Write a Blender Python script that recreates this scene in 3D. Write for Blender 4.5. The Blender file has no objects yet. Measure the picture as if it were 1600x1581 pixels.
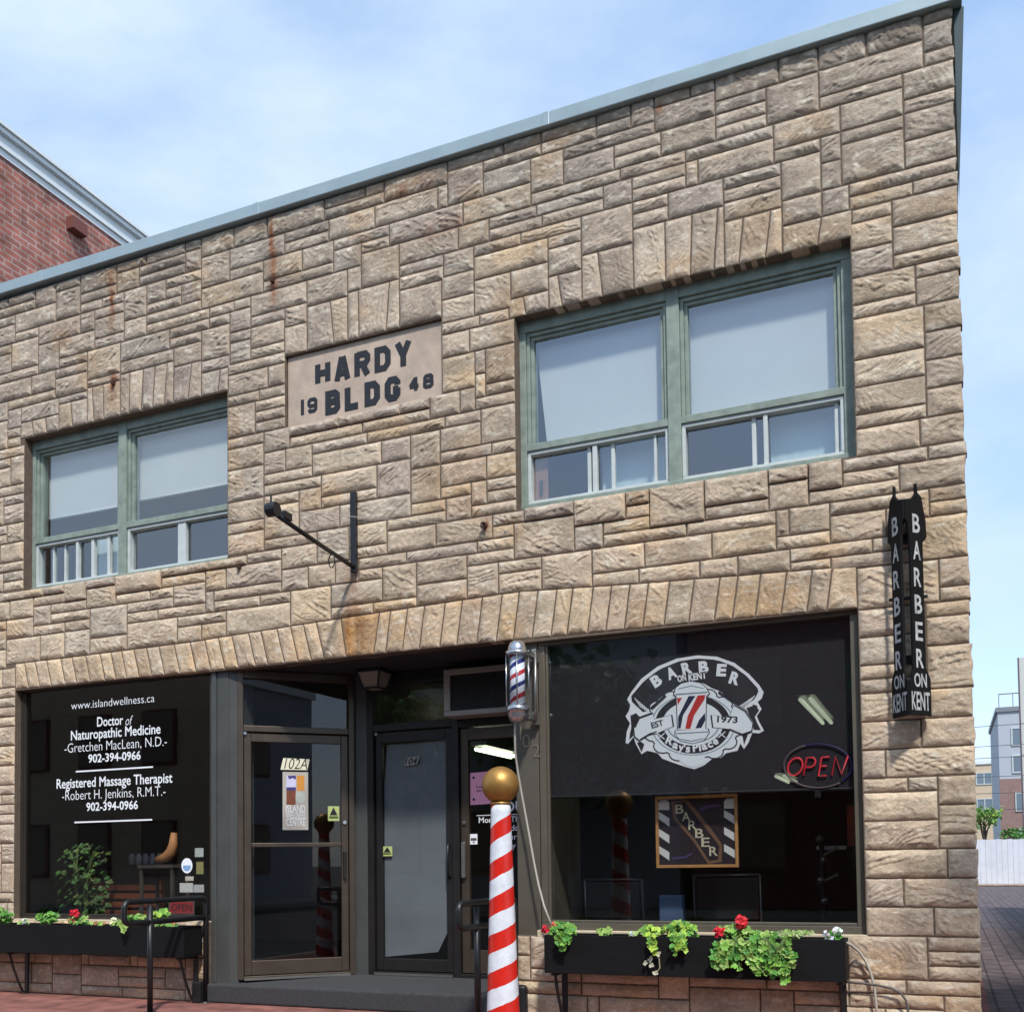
import bpy, bmesh, math, random
import numpy as np
from mathutils import Vector, Matrix

S = bpy.context.scene
COL = S.collection
R = math.radians
random.seed(11)
RNG = np.random.default_rng(7)

# ------------------------------------------------------------------ camera
YAW, PITCH, ROLL = 0.40269, 0.040396, -0.0126955
CAM = np.array([3.04, -7.2, 1.18])
_f = np.array([-math.sin(YAW)*math.cos(PITCH), math.cos(YAW)*math.cos(PITCH), math.sin(PITCH)])
_r = np.array([math.cos(YAW), math.sin(YAW), 0.0])
_u = np.cross(_r, _f)
_r2 = _r*math.cos(ROLL)+_u*math.sin(ROLL)
_u2 = -_r*math.sin(ROLL)+_u*math.cos(ROLL)
cd = bpy.data.cameras.new('camera')
cam = bpy.data.objects.new('camera', cd); COL.objects.link(cam)
m = Matrix.Identity(4)
for i in range(3):
    m[i][0] = _r2[i]; m[i][1] = _u2[i]; m[i][2] = -_f[i]; m[i][3] = CAM[i]
cam.matrix_world = m
cd.sensor_fit = 'HORIZONTAL'; cd.sensor_width = 36.0; cd.lens = 36.0
cd.shift_y = (1282.13-790.5)/1600.0
cd.clip_start = 0.05; cd.clip_end = 2000
S.camera = cam
S.render.resolution_x = 1024; S.render.resolution_y = 1011

def ray(x, y):
    return _f+_r2*(x-800)/1600.0-_u2*(y-1282.13)/1600.0
def WY(x, y, Y=0.0):            # survey point (photo measurement) on the upright plane y = Y
    v = ray(x, y); t = (Y-CAM[1])/v[1]; return CAM+t*v
def WX(x, y, X):
    v = ray(x, y); t = (X-CAM[0])/v[0]; return CAM+t*v
def WN(x, y, A, B):             # on the upright plane through plan points A and B
    n = np.array([B[1]-A[1], -(B[0]-A[0]), 0.0]); v = ray(x, y)
    t = (n@(np.array([A[0], A[1], 0])-CAM))/(v@n); return CAM+t*v

# ------------------------------------------------------------------ sky and sun
SUN_EL, SUN_AZ = 52.0, 33.0      # azimuth measured from the facade's normal towards +x
w = bpy.data.worlds.new('World'); S.world = w; w.use_nodes = True
nt = w.node_tree; nt.nodes.clear()
out = nt.nodes.new('ShaderNodeOutputWorld'); bg = nt.nodes.new('ShaderNodeBackground')
sky = nt.nodes.new('ShaderNodeTexSky'); sky.sky_type = 'NISHITA'; sky.sun_disc = False
sky.sun_elevation = R(SUN_EL); sky.sun_rotation = R(180-SUN_AZ)
sky.air_density = 1.0; sky.dust_density = 0.6; sky.ozone_density = 2.0
tc = nt.nodes.new('ShaderNodeTexCoord'); mp = nt.nodes.new('ShaderNodeMapping')
mp.inputs['Scale'].default_value = (1.0, 1.0, 2.2); mp.inputs['Location'].default_value = (0.35, 0.1, 0.2)
ns = nt.nodes.new('ShaderNodeTexNoise'); ns.inputs['Scale'].default_value = 2.1
ns.inputs['Detail'].default_value = 7; ns.inputs['Roughness'].default_value = 0.57; ns.inputs['Distortion'].default_value = 0.25
rp = nt.nodes.new('ShaderNodeValToRGB')
rp.color_ramp.elements[0].position = 0.40; rp.color_ramp.elements[0].color = (0, 0, 0, 1)
rp.color_ramp.elements[1].position = 0.70; rp.color_ramp.elements[1].color = (0.95, 0.95, 0.95, 1)
mx = nt.nodes.new('ShaderNodeMixRGB'); mx.inputs['Color2'].default_value = (3.5, 4.2, 4.9, 1)
hs = nt.nodes.new('ShaderNodeMixRGB'); hs.blend_type = 'MULTIPLY'; hs.inputs['Fac'].default_value = 1.0
hs.inputs['Color2'].default_value = (1.75, 1.62, 1.6, 1)
L = nt.links.new
L(tc.outputs['Generated'], mp.inputs['Vector']); L(mp.outputs['Vector'], ns.inputs['Vector'])
L(ns.outputs['Fac'], rp.inputs['Fac']); L(rp.outputs['Color'], mx.inputs['Fac'])
L(sky.outputs['Color'], hs.inputs['Color1']); hz = nt.nodes.new('ShaderNodeMixRGB'); hz.inputs['Fac'].default_value = 0.62; hz.inputs['Color2'].default_value = (1.9, 2.85, 4.3, 1)
L(hs.outputs['Color'], hz.inputs['Color1']); L(hz.outputs['Color'], mx.inputs['Color1'])
L(mx.outputs['Color'], bg.inputs['Color']); bg.inputs['Strength'].default_value = 0.15
L(bg.outputs['Background'], out.inputs['Surface'])
sd = bpy.data.lights.new('sun', 'SUN'); sd.energy = 2.8; sd.angle = R(4.0); sd.color = (1.0, 0.97, 0.92)
so = bpy.data.objects.new('sun', sd); COL.objects.link(so)
sdir = Vector((math.sin(R(SUN_AZ))*math.cos(R(SUN_EL)), -math.cos(R(SUN_AZ))*math.cos(R(SUN_EL)), math.sin(R(SUN_EL))))
so.rotation_euler = sdir.to_track_quat('Z', 'Y').to_euler()
so.location = sdir*40
S.view_settings.view_transform = 'Standard'; S.view_settings.look = 'None'
S.view_settings.exposure = 0.57; S.view_settings.gamma = 1.0; S.view_settings.use_curve_mapping = False

# ------------------------------------------------------------------ materials
def lin(r, g, b):
    f = lambda c: (c/255/12.92) if c/255 <= 0.04045 else ((c/255+0.055)/1.055)**2.4
    return (f(r), f(g), f(b))
MATS = {}
def mat(name, rgb, rough=0.6, metal=0.0, var=0.0, vscale=8.0, bump=0.0, bscale=60.0, spec=0.5, emit=None, estr=0.0, stretch=(1, 1, 1)):
    if name in MATS: return MATS[name]
    mt = bpy.data.materials.new(name); mt.use_nodes = True
    n = mt.node_tree; b = n.nodes['Principled BSDF']
    b.inputs['Base Color'].default_value = (*rgb, 1); b.inputs['Roughness'].default_value = rough
    b.inputs['Metallic'].default_value = metal; b.inputs['Specular IOR Level'].default_value = spec
    if emit:
        b.inputs['Emission Color'].default_value = (*emit, 1); b.inputs['Emission Strength'].default_value = estr
    if var > 0 or bump > 0:
        t = n.nodes.new('ShaderNodeTexCoord'); mpp = n.nodes.new('ShaderNodeMapping')
        mpp.inputs['Scale'].default_value = stretch
        n.links.new(t.outputs['Object'], mpp.inputs['Vector'])
    if var > 0:
        a = n.nodes.new('ShaderNodeTexNoise'); a.inputs['Scale'].default_value = vscale; a.inputs['Detail'].default_value = 6
        a.inputs['Roughness'].default_value = 0.65
        n.links.new(mpp.outputs['Vector'], a.inputs['Vector'])
        r = n.nodes.new('ShaderNodeMapRange'); r.inputs['From Min'].default_value = 0.3; r.inputs['From Max'].default_value = 0.7
        r.inputs['To Min'].default_value = 1-var; r.inputs['To Max'].default_value = 1+var
        n.links.new(a.outputs['Fac'], r.inputs['Value'])
        q = n.nodes.new('ShaderNodeMixRGB'); q.blend_type = 'MULTIPLY'; q.inputs['Fac'].default_value = 1
        q.inputs['Color1'].default_value = (*rgb, 1); n.links.new(r.outputs['Result'], q.inputs['Color2'])
        n.links.new(q.outputs['Color'], b.inputs['Base Color'])
        rr = n.nodes.new('ShaderNodeMapRange'); rr.inputs['To Min'].default_value = max(0.02, rough-0.1); rr.inputs['To Max'].default_value = min(1, rough+0.1)
        n.links.new(a.outputs['Fac'], rr.inputs['Value']); n.links.new(rr.outputs['Result'], b.inputs['Roughness'])
    if bump > 0:
        c = n.nodes.new('ShaderNodeTexNoise'); c.inputs['Scale'].default_value = bscale; c.inputs['Detail'].default_value = 5
        n.links.new(mpp.outputs['Vector'], c.inputs['Vector'])
        bm = n.nodes.new('ShaderNodeBump'); bm.inputs['Strength'].default_value = bump; bm.inputs['Distance'].default_value = 0.01
        n.links.new(c.outputs['Fac'], bm.inputs['Height']); n.links.new(bm.outputs['Normal'], b.inputs['Normal'])
    MATS[name] = mt; return mt

def glass(name, tint, ior=1.5, rough=0.0):
    if name in MATS: return MATS[name]
    mt = bpy.data.materials.new(name); mt.use_nodes = True; n = mt.node_tree; n.nodes.clear()
    o = n.nodes.new('ShaderNodeOutputMaterial'); mxs = n.nodes.new('ShaderNodeMixShader')
    tr = n.nodes.new('ShaderNodeBsdfTransparent'); tr.inputs['Color'].default_value = (*tint, 1)
    gl = n.nodes.new('ShaderNodeBsdfGlossy'); gl.inputs['Roughness'].default_value = rough
    fr = n.nodes.new('ShaderNodeFresnel'); fr.inputs['IOR'].default_value = ior
    ge = n.nodes.new('ShaderNodeNewGeometry'); sb = n.nodes.new('ShaderNodeMath'); sb.operation = 'SUBTRACT'; sb.inputs[0].default_value = 1.0; n.links.new(ge.outputs['Backfacing'], sb.inputs[1])
    mu = n.nodes.new('ShaderNodeMath'); mu.operation = 'MULTIPLY'; n.links.new(fr.outputs['Fac'], mu.inputs[0]); n.links.new(sb.outputs['Value'], mu.inputs[1]); n.links.new(mu.outputs['Value'], mxs.inputs['Fac']); n.links.new(tr.outputs['BSDF'], mxs.inputs[1]); n.links.new(gl.outputs['BSDF'], mxs.inputs[2])
    n.links.new(mxs.outputs['Shader'], o.inputs['Surface']); MATS[name] = mt; return mt

def attr_mat(name, rough=0.9, var=0.18, vscale=30, bump=0.35, bscale=90, spec=0.25, subs=0.0, speck=0.0):
    mt = bpy.data.materials.new(name); mt.use_nodes = True; n = mt.node_tree; b = n.nodes['Principled BSDF']
    a = n.nodes.new('ShaderNodeAttribute'); a.attribute_name = 'tone'
    t = n.nodes.new('ShaderNodeTexCoord')
    x = n.nodes.new('ShaderNodeTexNoise'); x.inputs['Scale'].default_value = vscale; x.inputs['Detail'].default_value = 8; x.inputs['Roughness'].default_value = 0.7
    n.links.new(t.outputs['Object'], x.inputs['Vector'])
    r = n.nodes.new('ShaderNodeMapRange'); r.inputs['From Min'].default_value = 0.3; r.inputs['From Max'].default_value = 0.7
    r.inputs['To Min'].default_value = 1-var; r.inputs['To Max'].default_value = 1+var
    n.links.new(x.outputs['Fac'], r.inputs['Value'])
    q = n.nodes.new('ShaderNodeMixRGB'); q.blend_type = 'MULTIPLY'; q.inputs['Fac'].default_value = 1
    n.links.new(a.outputs['Color'], q.inputs['Color1']); n.links.new(r.outputs['Result'], q.inputs['Color2'])
    n.links.new(q.outputs['Color'], b.inputs['Base Color'])
    b.inputs['Roughness'].default_value = rough; b.inputs['Specular IOR Level'].default_value = spec
    if bump > 0:
        c = n.nodes.new('ShaderNodeTexNoise'); c.inputs['Scale'].default_value = bscale; c.inputs['Detail'].default_value = 6; c.inputs['Roughness'].default_value = 0.7
        n.links.new(t.outputs['Object'], c.inputs['Vector'])
        bm = n.nodes.new('ShaderNodeBump'); bm.inputs['Strength'].default_value = bump; bm.inputs['Distance'].default_value = 0.012
        n.links.new(c.outputs['Fac'], bm.inputs['Height']); n.links.new(bm.outputs['Normal'], b.inputs['Normal'])
    MATS[name] = mt; return mt

def brick_mat(name, c1, c2, mort, sx=1.0, axis='xz', bw=0.21, bh=0.07, msize=0.010, bump=0.4, rough=0.9):
    mt = bpy.data.materials.new(name); mt.use_nodes = True; n = mt.node_tree; b = n.nodes['Principled BSDF']
    t = n.nodes.new('ShaderNodeTexCoord'); sp = n.nodes.new('ShaderNodeSeparateXYZ'); cb = n.nodes.new('ShaderNodeCombineXYZ')
    n.links.new(t.outputs['Object'], sp.inputs['Vector'])
    n.links.new(sp.outputs[axis[0].upper()], cb.inputs['X']); n.links.new(sp.outputs[axis[1].upper()], cb.inputs['Y'])
    br = n.nodes.new('ShaderNodeTexBrick'); br.inputs['Scale'].default_value = 1.0
    br.inputs['Brick Width'].default_value = bw; br.inputs['Row Height'].default_value = bh; br.inputs['Mortar Size'].default_value = msize
    br.inputs['Mortar Smooth'].default_value = 0.2; br.inputs['Bias'].default_value = 0.0
    br.inputs['Color1'].default_value = (*c1, 1); br.inputs['Color2'].default_value = (*c2, 1); br.inputs['Mortar'].default_value = (*mort, 1)
    n.links.new(cb.outputs['Vector'], br.inputs['Vector'])
    x = n.nodes.new('ShaderNodeTexNoise'); x.inputs['Scale'].default_value = 5; x.inputs['Detail'].default_value = 8
    n.links.new(t.outputs['Object'], x.inputs['Vector'])
    r = n.nodes.new('ShaderNodeMapRange'); r.inputs['From Min'].default_value = 0.3; r.inputs['From Max'].default_value = 0.7
    r.inputs['To Min'].default_value = 0.6; r.inputs['To Max'].default_value = 1.35; n.links.new(x.outputs['Fac'], r.inputs['Value'])
    q = n.nodes.new('ShaderNodeMixRGB'); q.blend_type = 'MULTIPLY'; q.inputs['Fac'].default_value = 1
    n.links.new(br.outputs['Color'], q.inputs['Color1']); n.links.new(r.outputs['Result'], q.inputs['Color2'])
    n.links.new(q.outputs['Color'], b.inputs['Base Color']); b.inputs['Roughness'].default_value = rough
    b.inputs['Specular IOR Level'].default_value = 0.25
    bm = n.nodes.new('ShaderNodeBump'); bm.invert = True; bm.inputs['Strength'].default_value = bump; bm.inputs['Distance'].default_value = 0.008
    n.links.new(br.outputs['Fac'], bm.inputs['Height']); n.links.new(bm.outputs['Normal'], b.inputs['Normal'])
    MATS[name] = mt; return mt

M_stone = attr_mat('stone', rough=0.92, var=0.26, vscale=34, bump=0.8, bscale=85)
M_mortar = mat('mortar', lin(100, 86, 72), 0.95, var=0.25, vscale=14, bump=0.4)
M_coping = mat('coping_metal', lin(150, 166, 170), 0.45, 0.25, var=0.08, vscale=3)
M_darkmetal = mat('dark_flashing', lin(40, 58, 62), 0.5, 0.2, var=0.1)
M_green = mat('green_paint', lin(130, 142, 131), 0.6, var=0.25, vscale=9, bump=0.1, bscale=80)
M_vinyl = mat('white_vinyl', lin(190, 197, 194), 0.45, var=0.1)
M_bronze = mat('bronze_aluminium', lin(84, 74, 62), 0.38, 0.55, var=0.1, vscale=6)
M_pillar = mat('grey_cladding', lin(74, 76, 74), 0.45, 0.1, var=0.12, vscale=4)
M_pillar2 = mat('taupe_cladding', lin(86, 80, 70), 0.5, 0.1, var=0.12, vscale=4)
M_black = mat('black_paint', lin(26, 27, 29), 0.4, 0.0, var=0.2, vscale=20)
M_blackbox = mat('black_wood', lin(17, 17, 18), 0.7, 0.0, var=0.25, vscale=10, stretch=(0.3, 1, 3), spec=0.2)
M_soffit = mat('dark_soffit', lin(46, 46, 49), 0.8, var=0.2, vscale=3)
M_blind = mat('white_blind', lin(208, 212, 208), 0.8, var=0.03, vscale=3)
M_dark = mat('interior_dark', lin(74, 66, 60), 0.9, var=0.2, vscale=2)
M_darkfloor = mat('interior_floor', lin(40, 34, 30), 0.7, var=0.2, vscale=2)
M_steel = mat('chrome', lin(190, 192, 195), 0.22, 0.9, var=0.06)
M_alu = mat('brushed_steel', lin(150, 148, 142), 0.35, 0.8, var=0.08)
M_white = mat('white_paint', lin(235, 237, 240), 0.3, var=0.05, vscale=9)
M_letter = mat('white_vinyl_letter', lin(235, 238, 240), 0.6)
M_red = mat('red_paint', lin(205, 40, 30), 0.3, var=0.12, vscale=9)
M_navy = mat('navy_paint', lin(30, 40, 95), 0.4)
M_gold = mat('gold_paint', lin(172, 130, 70), 0.45, 0.7, var=0.16, vscale=18, bump=0.05, bscale=50)
M_mat = mat('entrance_carpet', lin(56, 56, 58), 0.95, var=0.25, vscale=30, bump=0.4, bscale=200)
M_glass = glass('shop_glass', (0.90, 0.90, 0.90), 1.65)
M_glassup = glass('upper_glass', (0.92, 0.94, 0.95), 2.8)
M_wood = mat('pine_wood', lin(176, 128, 72), 0.55, var=0.2, vscale=8, stretch=(1, 1, 6))
M_blackletter = mat('black_letter', lin(24, 24, 28), 0.5, var=0.2, vscale=10)
M_plaque = mat('plaque_render', lin(180, 161, 144), 0.92, var=0.2, vscale=5, bump=0.25, bscale=120)
M_cable = mat('cable_grey', lin(168, 162, 150), 0.6)

# ------------------------------------------------------------------ mesh helpers
class MB:
    def __init__(s, mtx=None): s.v = []; s.f = []; s.m = []; s.mtx = mtx
    def add(s, vs, fs, mi=0):
        o = len(s.v)
        if s.mtx is not None: vs = [tuple(s.mtx @ Vector(p)) for p in vs]
        s.v += [tuple(map(float, p)) for p in vs]; s.f += [tuple(i+o for i in f) for f in fs]; s.m += [mi]*len(fs); return s
    def box(s, x0, x1, y0, y1, z0, z1, mi=0):
        vs = [(x0, y0, z0), (x1, y0, z0), (x1, y1, z0), (x0, y1, z0), (x0, y0, z1), (x1, y0, z1), (x1, y1, z1), (x0, y1, z1)]
        return s.add(vs, [(0, 3, 2, 1), (4, 5, 6, 7), (0, 1, 5, 4), (1, 2, 6, 5), (2, 3, 7, 6), (3, 0, 4, 7)], mi)
    def prism(s, poly, y0, y1, mi=0):          # polygon in the xz plane, y0 (front) to y1
        n = len(poly)
        a = sum(poly[i][0]*poly[(i+1) % n][1]-poly[(i+1) % n][0]*poly[i][1] for i in range(n))
        if a < 0: poly = poly[::-1]
        vs = [(p[0], y0, p[1]) for p in poly]+[(p[0], y1, p[1]) for p in poly]
        fs = [tuple(range(n)), tuple(range(2*n-1, n-1, -1))]+[((i+1) % n, i, n+i, n+(i+1) % n) for i in range(n)]
        return s.add(vs, fs, mi)
    def prism_z(s, poly, z0, z1, mi=0):
        n = len(poly)
        a = sum(poly[i][0]*poly[(i+1) % n][1]-poly[(i+1) % n][0]*poly[i][1] for i in range(n))
        if a < 0: poly = poly[::-1]
        vs = [(p[0], p[1], z0) for p in poly]+[(p[0], p[1], z1) for p in poly]
        fs = [tuple(range(n-1, -1, -1)), tuple(range(n, 2*n))]+[(i, (i+1) % n, n+(i+1) % n, n+i) for i in range(n)]
        return s.add(vs, fs, mi)
    def tube(s, pts, r, n=10, mi=0, closed=False):
        P = [Vector(p) for p in pts]; k = len(P)
        rs = r if isinstance(r, (list, tuple)) else [r]*k
        vs = []; up = Vector((0.13, 0.21, 0.97)).normalized(); prev = None
        for i in range(k):
            if closed: d = P[(i+1) % k]-P[i-1]
            else: d = P[min(i+1, k-1)]-P[max(i-1, 0)]
            d.normalize()
            if prev is None:
                a = d.cross(up)
                if a.length < 1e-3: a = d.cross(Vector((1, 0, 0)))
                a.normalize()
            else:
                a = prev-d*prev.dot(d); a.normalize()
            prev = a; b = d.cross(a)
            for j in range(n):
                t = 2*math.pi*j/n; vs.append(P[i]+a*(rs[i]*math.cos(t))+b*(rs[i]*math.sin(t)))
        fs = []
        for i in range(k if closed else k-1):
            for j in range(n):
                q = (i+1) % k
                fs.append((i*n+j, i*n+(j+1) % n, q*n+(j+1) % n, q*n+j))
        if not closed:
            fs.append(tuple(range(n-1, -1, -1))); fs.append(tuple((k-1)*n+j for j in range(n)))
        return s.add(vs, fs, mi)
    def lathe(s, prof, c, n=32, mi=0, axis=None):   # prof = [(r,z)], about a vertical axis at c
        vs = []; fs = []; k = len(prof)
        for r, z in prof:
            for j in range(n):
                t = 2*math.pi*j/n; vs.append((c[0]+r*math.cos(t), c[1]+r*math.sin(t), c[2]+z))
        for i in range(k-1):
            for j in range(n): fs.append((i*n+j, i*n+(j+1) % n, (i+1)*n+(j+1) % n, (i+1)*n+j))
        return s.add(vs, fs, mi)
    def build(s, name, mats, parent=None, bevel=0.0, smooth=False, seg=2):
        me = bpy.data.meshes.new(name); me.from_pydata(s.v, [], s.f)
        for q in (mats if isinstance(mats, (list, tuple)) else [mats]): me.materials.append(q)
        if isinstance(mats, (list, tuple)) and len(mats) > 1: me.polygons.foreach_set('material_index', s.m)
        if smooth: me.polygons.foreach_set('use_smooth', [True]*len(me.polygons))
        me.update()
        o = bpy.data.objects.new(name, me); COL.objects.link(o)
        if bevel > 0:
            b = o.modifiers.new('bevel', 'BEVEL'); b.width = bevel; b.segments = seg; b.limit_method = 'ANGLE'; b.angle_limit = R(40)
            b.harden_normals = False
        if parent is not None: put(o, parent)
        return o
def put(o, parent):
    o.parent = parent; o.matrix_parent_inverse = PINV.get(parent.name, Matrix.Identity(4))
PINV = {}
def tag(o, label=None, cat=None, group=None, kind=None):
    if label: o['label'] = label
    if cat: o['category'] = cat
    if group: o['group'] = group
    if kind: o['kind'] = kind
    return o
def thing(name, loc, label, cat, group=None):
    o = bpy.data.objects.new(name, None); o.empty_display_size = 0.1; COL.objects.link(o); o.location = loc
    PINV[o.name] = Matrix.Translation(loc).inverted()
    return tag(o, label, cat, group)
def center(o):                                   # origin to the mesh's base, for a top-level thing that is one mesh
    me = o.data; vs = np.empty(len(me.vertices)*3); me.vertices.foreach_get('co', vs); vs = vs.reshape(-1, 3)
    c = np.array([(vs[:, 0].min()+vs[:, 0].max())/2, (vs[:, 1].min()+vs[:, 1].max())/2, vs[:, 2].min()])
    me.vertices.foreach_set('co', (vs-c).ravel()); me.update(); o.location = c; return o

def rotz_at(x, y, ang): return Matrix.Translation((x, y, 0)) @ Matrix.Rotation(ang, 4, 'Z')

_tcache = {}
def text_poly(t, bold=0.0, shear=0.0, res=3):
    key = (t, bold, shear)
    if key in _tcache: return _tcache[key]
    cu = bpy.data.curves.new('tmp', 'FONT'); cu.body = t; cu.size = 1.0; cu.offset = bold; cu.shear = shear; cu.resolution_u = res; cu.fill_mode = 'FRONT'
    ob = bpy.data.objects.new('tmp', cu); COL.objects.link(ob)
    dg = bpy.context.evaluated_depsgraph_get(); dg.update()
    me = bpy.data.meshes.new_from_object(ob.evaluated_get(dg))
    V = [(v.co.x, v.co.y) for v in me.vertices]; F = [tuple(p.vertices) for p in me.polygons]
    bpy.data.objects.remove(ob); bpy.data.curves.remove(cu); bpy.data.meshes.remove(me)
    xs = [p[0] for p in V]; ys = [p[1] for p in V]
    _tcache[key] = (V, F, min(xs), max(xs), min(ys), max(ys)); return _tcache[key]
def add_text(mb, t, p0, width, height, right=(1, 0, 0), up=(0, 0, 1), bold=0.02, shear=0.0, mi=0, cap=None):
    """text laid from point p0 (left end of baseline); width overall; height = cap height (font cap height about .69)"""
    V, F, x0, x1, y0, y1 = text_poly(t, bold, shear)
    sx = width/(x1-x0) if width else height/0.69; sy = height/0.69
    r = Vector(right); u = Vector(up); p = Vector(p0)
    mb.add([p+r*((x-x0)*sx)+u*(y*sy) for x, y in V], F, mi)

# numpy value noise
_T = RNG.random((256, 256)).astype(np.float32)
def vn(x, y):
    xi = np.floor(x).astype(int); yi = np.floor(y).astype(int); fx = x-xi; fy = y-yi
    fx = fx*fx*(3-2*fx); fy = fy*fy*(3-2*fy)
    a = _T[xi & 255, yi & 255]; b = _T[(xi+1) & 255, yi & 255]; c = _T[xi & 255, (yi+1) & 255]; d = _T[(xi+1) & 255, (yi+1) & 255]
    return (a*(1-fx)+b*fx)*(1-fy)+(c*(1-fx)+d*fx)*fy
def sst(a, b, x):
    t = np.clip((x-a)/(b-a), 0, 1); return t*t*(3-2*t)
# ================================================================== GROUND
PAV = brick_mat('red_paving', lin(140, 92, 82), lin(130, 84, 76), lin(116, 86, 78), axis='xy', bw=0.2, bh=0.1, msize=0.006, bump=0.25)
ALLEY = brick_mat('alley_paving', lin(104, 92, 92), lin(92, 82, 84), lin(66, 60, 62), axis='yx', bw=0.6, bh=0.16, msize=0.012, bump=0.2)
ASPH = mat('asphalt', (0.05, 0.05, 0.052), 0.9, var=0.25, vscale=3, bump=0.4, bscale=120)
GRND = mat('far_ground', (0.09, 0.085, 0.075), 0.95, var=0.3, vscale=0.4)
KERB = mat('kerb_concrete', lin(170, 165, 155), 0.9, var=0.15, vscale=6, bump=0.2)
tag(MB().box(-600, 600, -600, 600, -0.6, -0.16).build('ground', GRND), 'far ground', kind='structure')
tag(MB().box(-80, 80, -14, -2.45, -0.5, -0.14).build('road', ASPH), 'asphalt street', kind='structure')
tag(MB().box(-80, 3.30, -2.30, 14.0, -0.5, 0.0).build('sidewalk', PAV), 'red paved sidewalk along the shop front', kind='structure')
tag(MB().box(-80, 80, -2.45, -2.30, -0.5, -0.005).build('kerb', KERB, bevel=0.015), 'concrete kerb', kind='structure')
tag(MB().box(3.30, 16.0, -2.30, 38.0, -0.5, -0.012).build('alley_road', ALLEY), 'dark paved alley beside the stone building', kind='structure')
tag(MB().box(-80, 80, -17.0, -14.0, -0.5, -0.01).build('pavement', KERB), 'pavement across the street', kind='structure')

# ================================================================== STONE BUILDING
BLD = thing('stone_building', (-1.8, 5.0, 0.0), 'two storey tan stone faced shop building with dark shopfront and date plaque', 'building')
X0, X1 = -6.95, 3.21
ROOF0 = 6.83
def rooftop(x): return 6.825-0.006*(x+1.0)

OPEN = [  # rectangles without stone: x0,x1,z0,z1
    (-5.15, -2.71, 3.87, 5.37), (0.045, 2.535, 3.895, 5.41), (-2.095, -0.59, 4.92, 5.55),
    (-5.25, -2.92, 0.69, 2.905), (-2.92, 0.0, 0.0, 2.89), (0.0, 2.52, 0.625, 2.86)]
def lin_i(xs, ys): return lambda x: float(np.interp(x, xs, ys))
lb = lin_i([-5.3, -3.1, 0, 2.52], [2.915, 2.895, 2.885, 2.86])
lt = lin_i([-5.3, -3.1, -1.15, 0, 1.0, 2.52], [3.165, 3.172, 3.232, 3.258, 3.205, 3.145])
UX, UZ = 0.045, 0.0948
NX = int(round((X1-X0)/UX)); NZ = 72
UX = (X1-X0)/NX
STEPS = {}
def stepf(edges, vals):
    edges = [X0+round((e-X0)/UX)*UX for e in edges]
    def f(x):
        for e, v in zip(edges, vals):
            if x < e: return v
        return vals[-1]
    STEPS[id(f)] = edges[:-1]; f.edges = edges[:-1]
    return f
ult = stepf([-4.72, -4.33, -3.95, -3.3, -3.0, -2.6], [5.53, 5.62, 5.71, 5.76, 5.70, 5.58])
urt = stepf([0.33, 0.62, 1.02, 1.70, 2.10, 2.6], [5.56, 5.66, 5.76, 5.86, 5.74, 5.60])
plt_ = stepf([-1.86, -1.45, -0.98, -0.5], [5.80, 5.93, 5.96, 5.86])
COURSES = [  # x0,x1,bottom,top,mean width,lean function
    (-5.25, 2.52, lb, lt, 0.155, lambda x: 0.10*math.tanh((x+1.37)*6)+(0.05 if x > -1.4 else -0.16) if abs(x+1.37) > .2 else 0.0),
    (-5.2, -2.70, lambda x: 5.372, ult, 0.15, lambda x: 0.16*math.tanh((x+3.95)*1.4)),
    (0.0, 2.55, lambda x: 5.405, urt, 0.155, lambda x: 0.18*math.tanh((x-1.25)*1.4)),
    (-2.10, -0.585, lambda x: 5.552, plt_, 0.24, lambda x: 0.2*math.tanh((x+1.33)*2.0))]
HB = []   # horizontal borders that stone edges snap to: x0,x1,f
for a in OPEN: HB.append((a[0], a[1], (lambda z: (lambda x: z))(a[2])))
for c in COURSES: HB.append((c[0], c[1], c[3]))
VB = [(a[0], a[2], a[3]) for a in OPEN]+[(a[1], a[2], a[3]) for a in OPEN]+[(-5.25, 2.9, 3.165), (2.52, 2.86, 3.145)]
for c in COURSES[1:]:
    for e_ in c[3].edges: VB.append((e_, c[3](e_-.01)-.1, c[3](e_+.01)+.1))
for c in COURSES[1:]: VB += [(c[0], c[2](0), c[3](c[0]+.01)), (c[1], c[2](0), c[3](c[1]-.01))]

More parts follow.
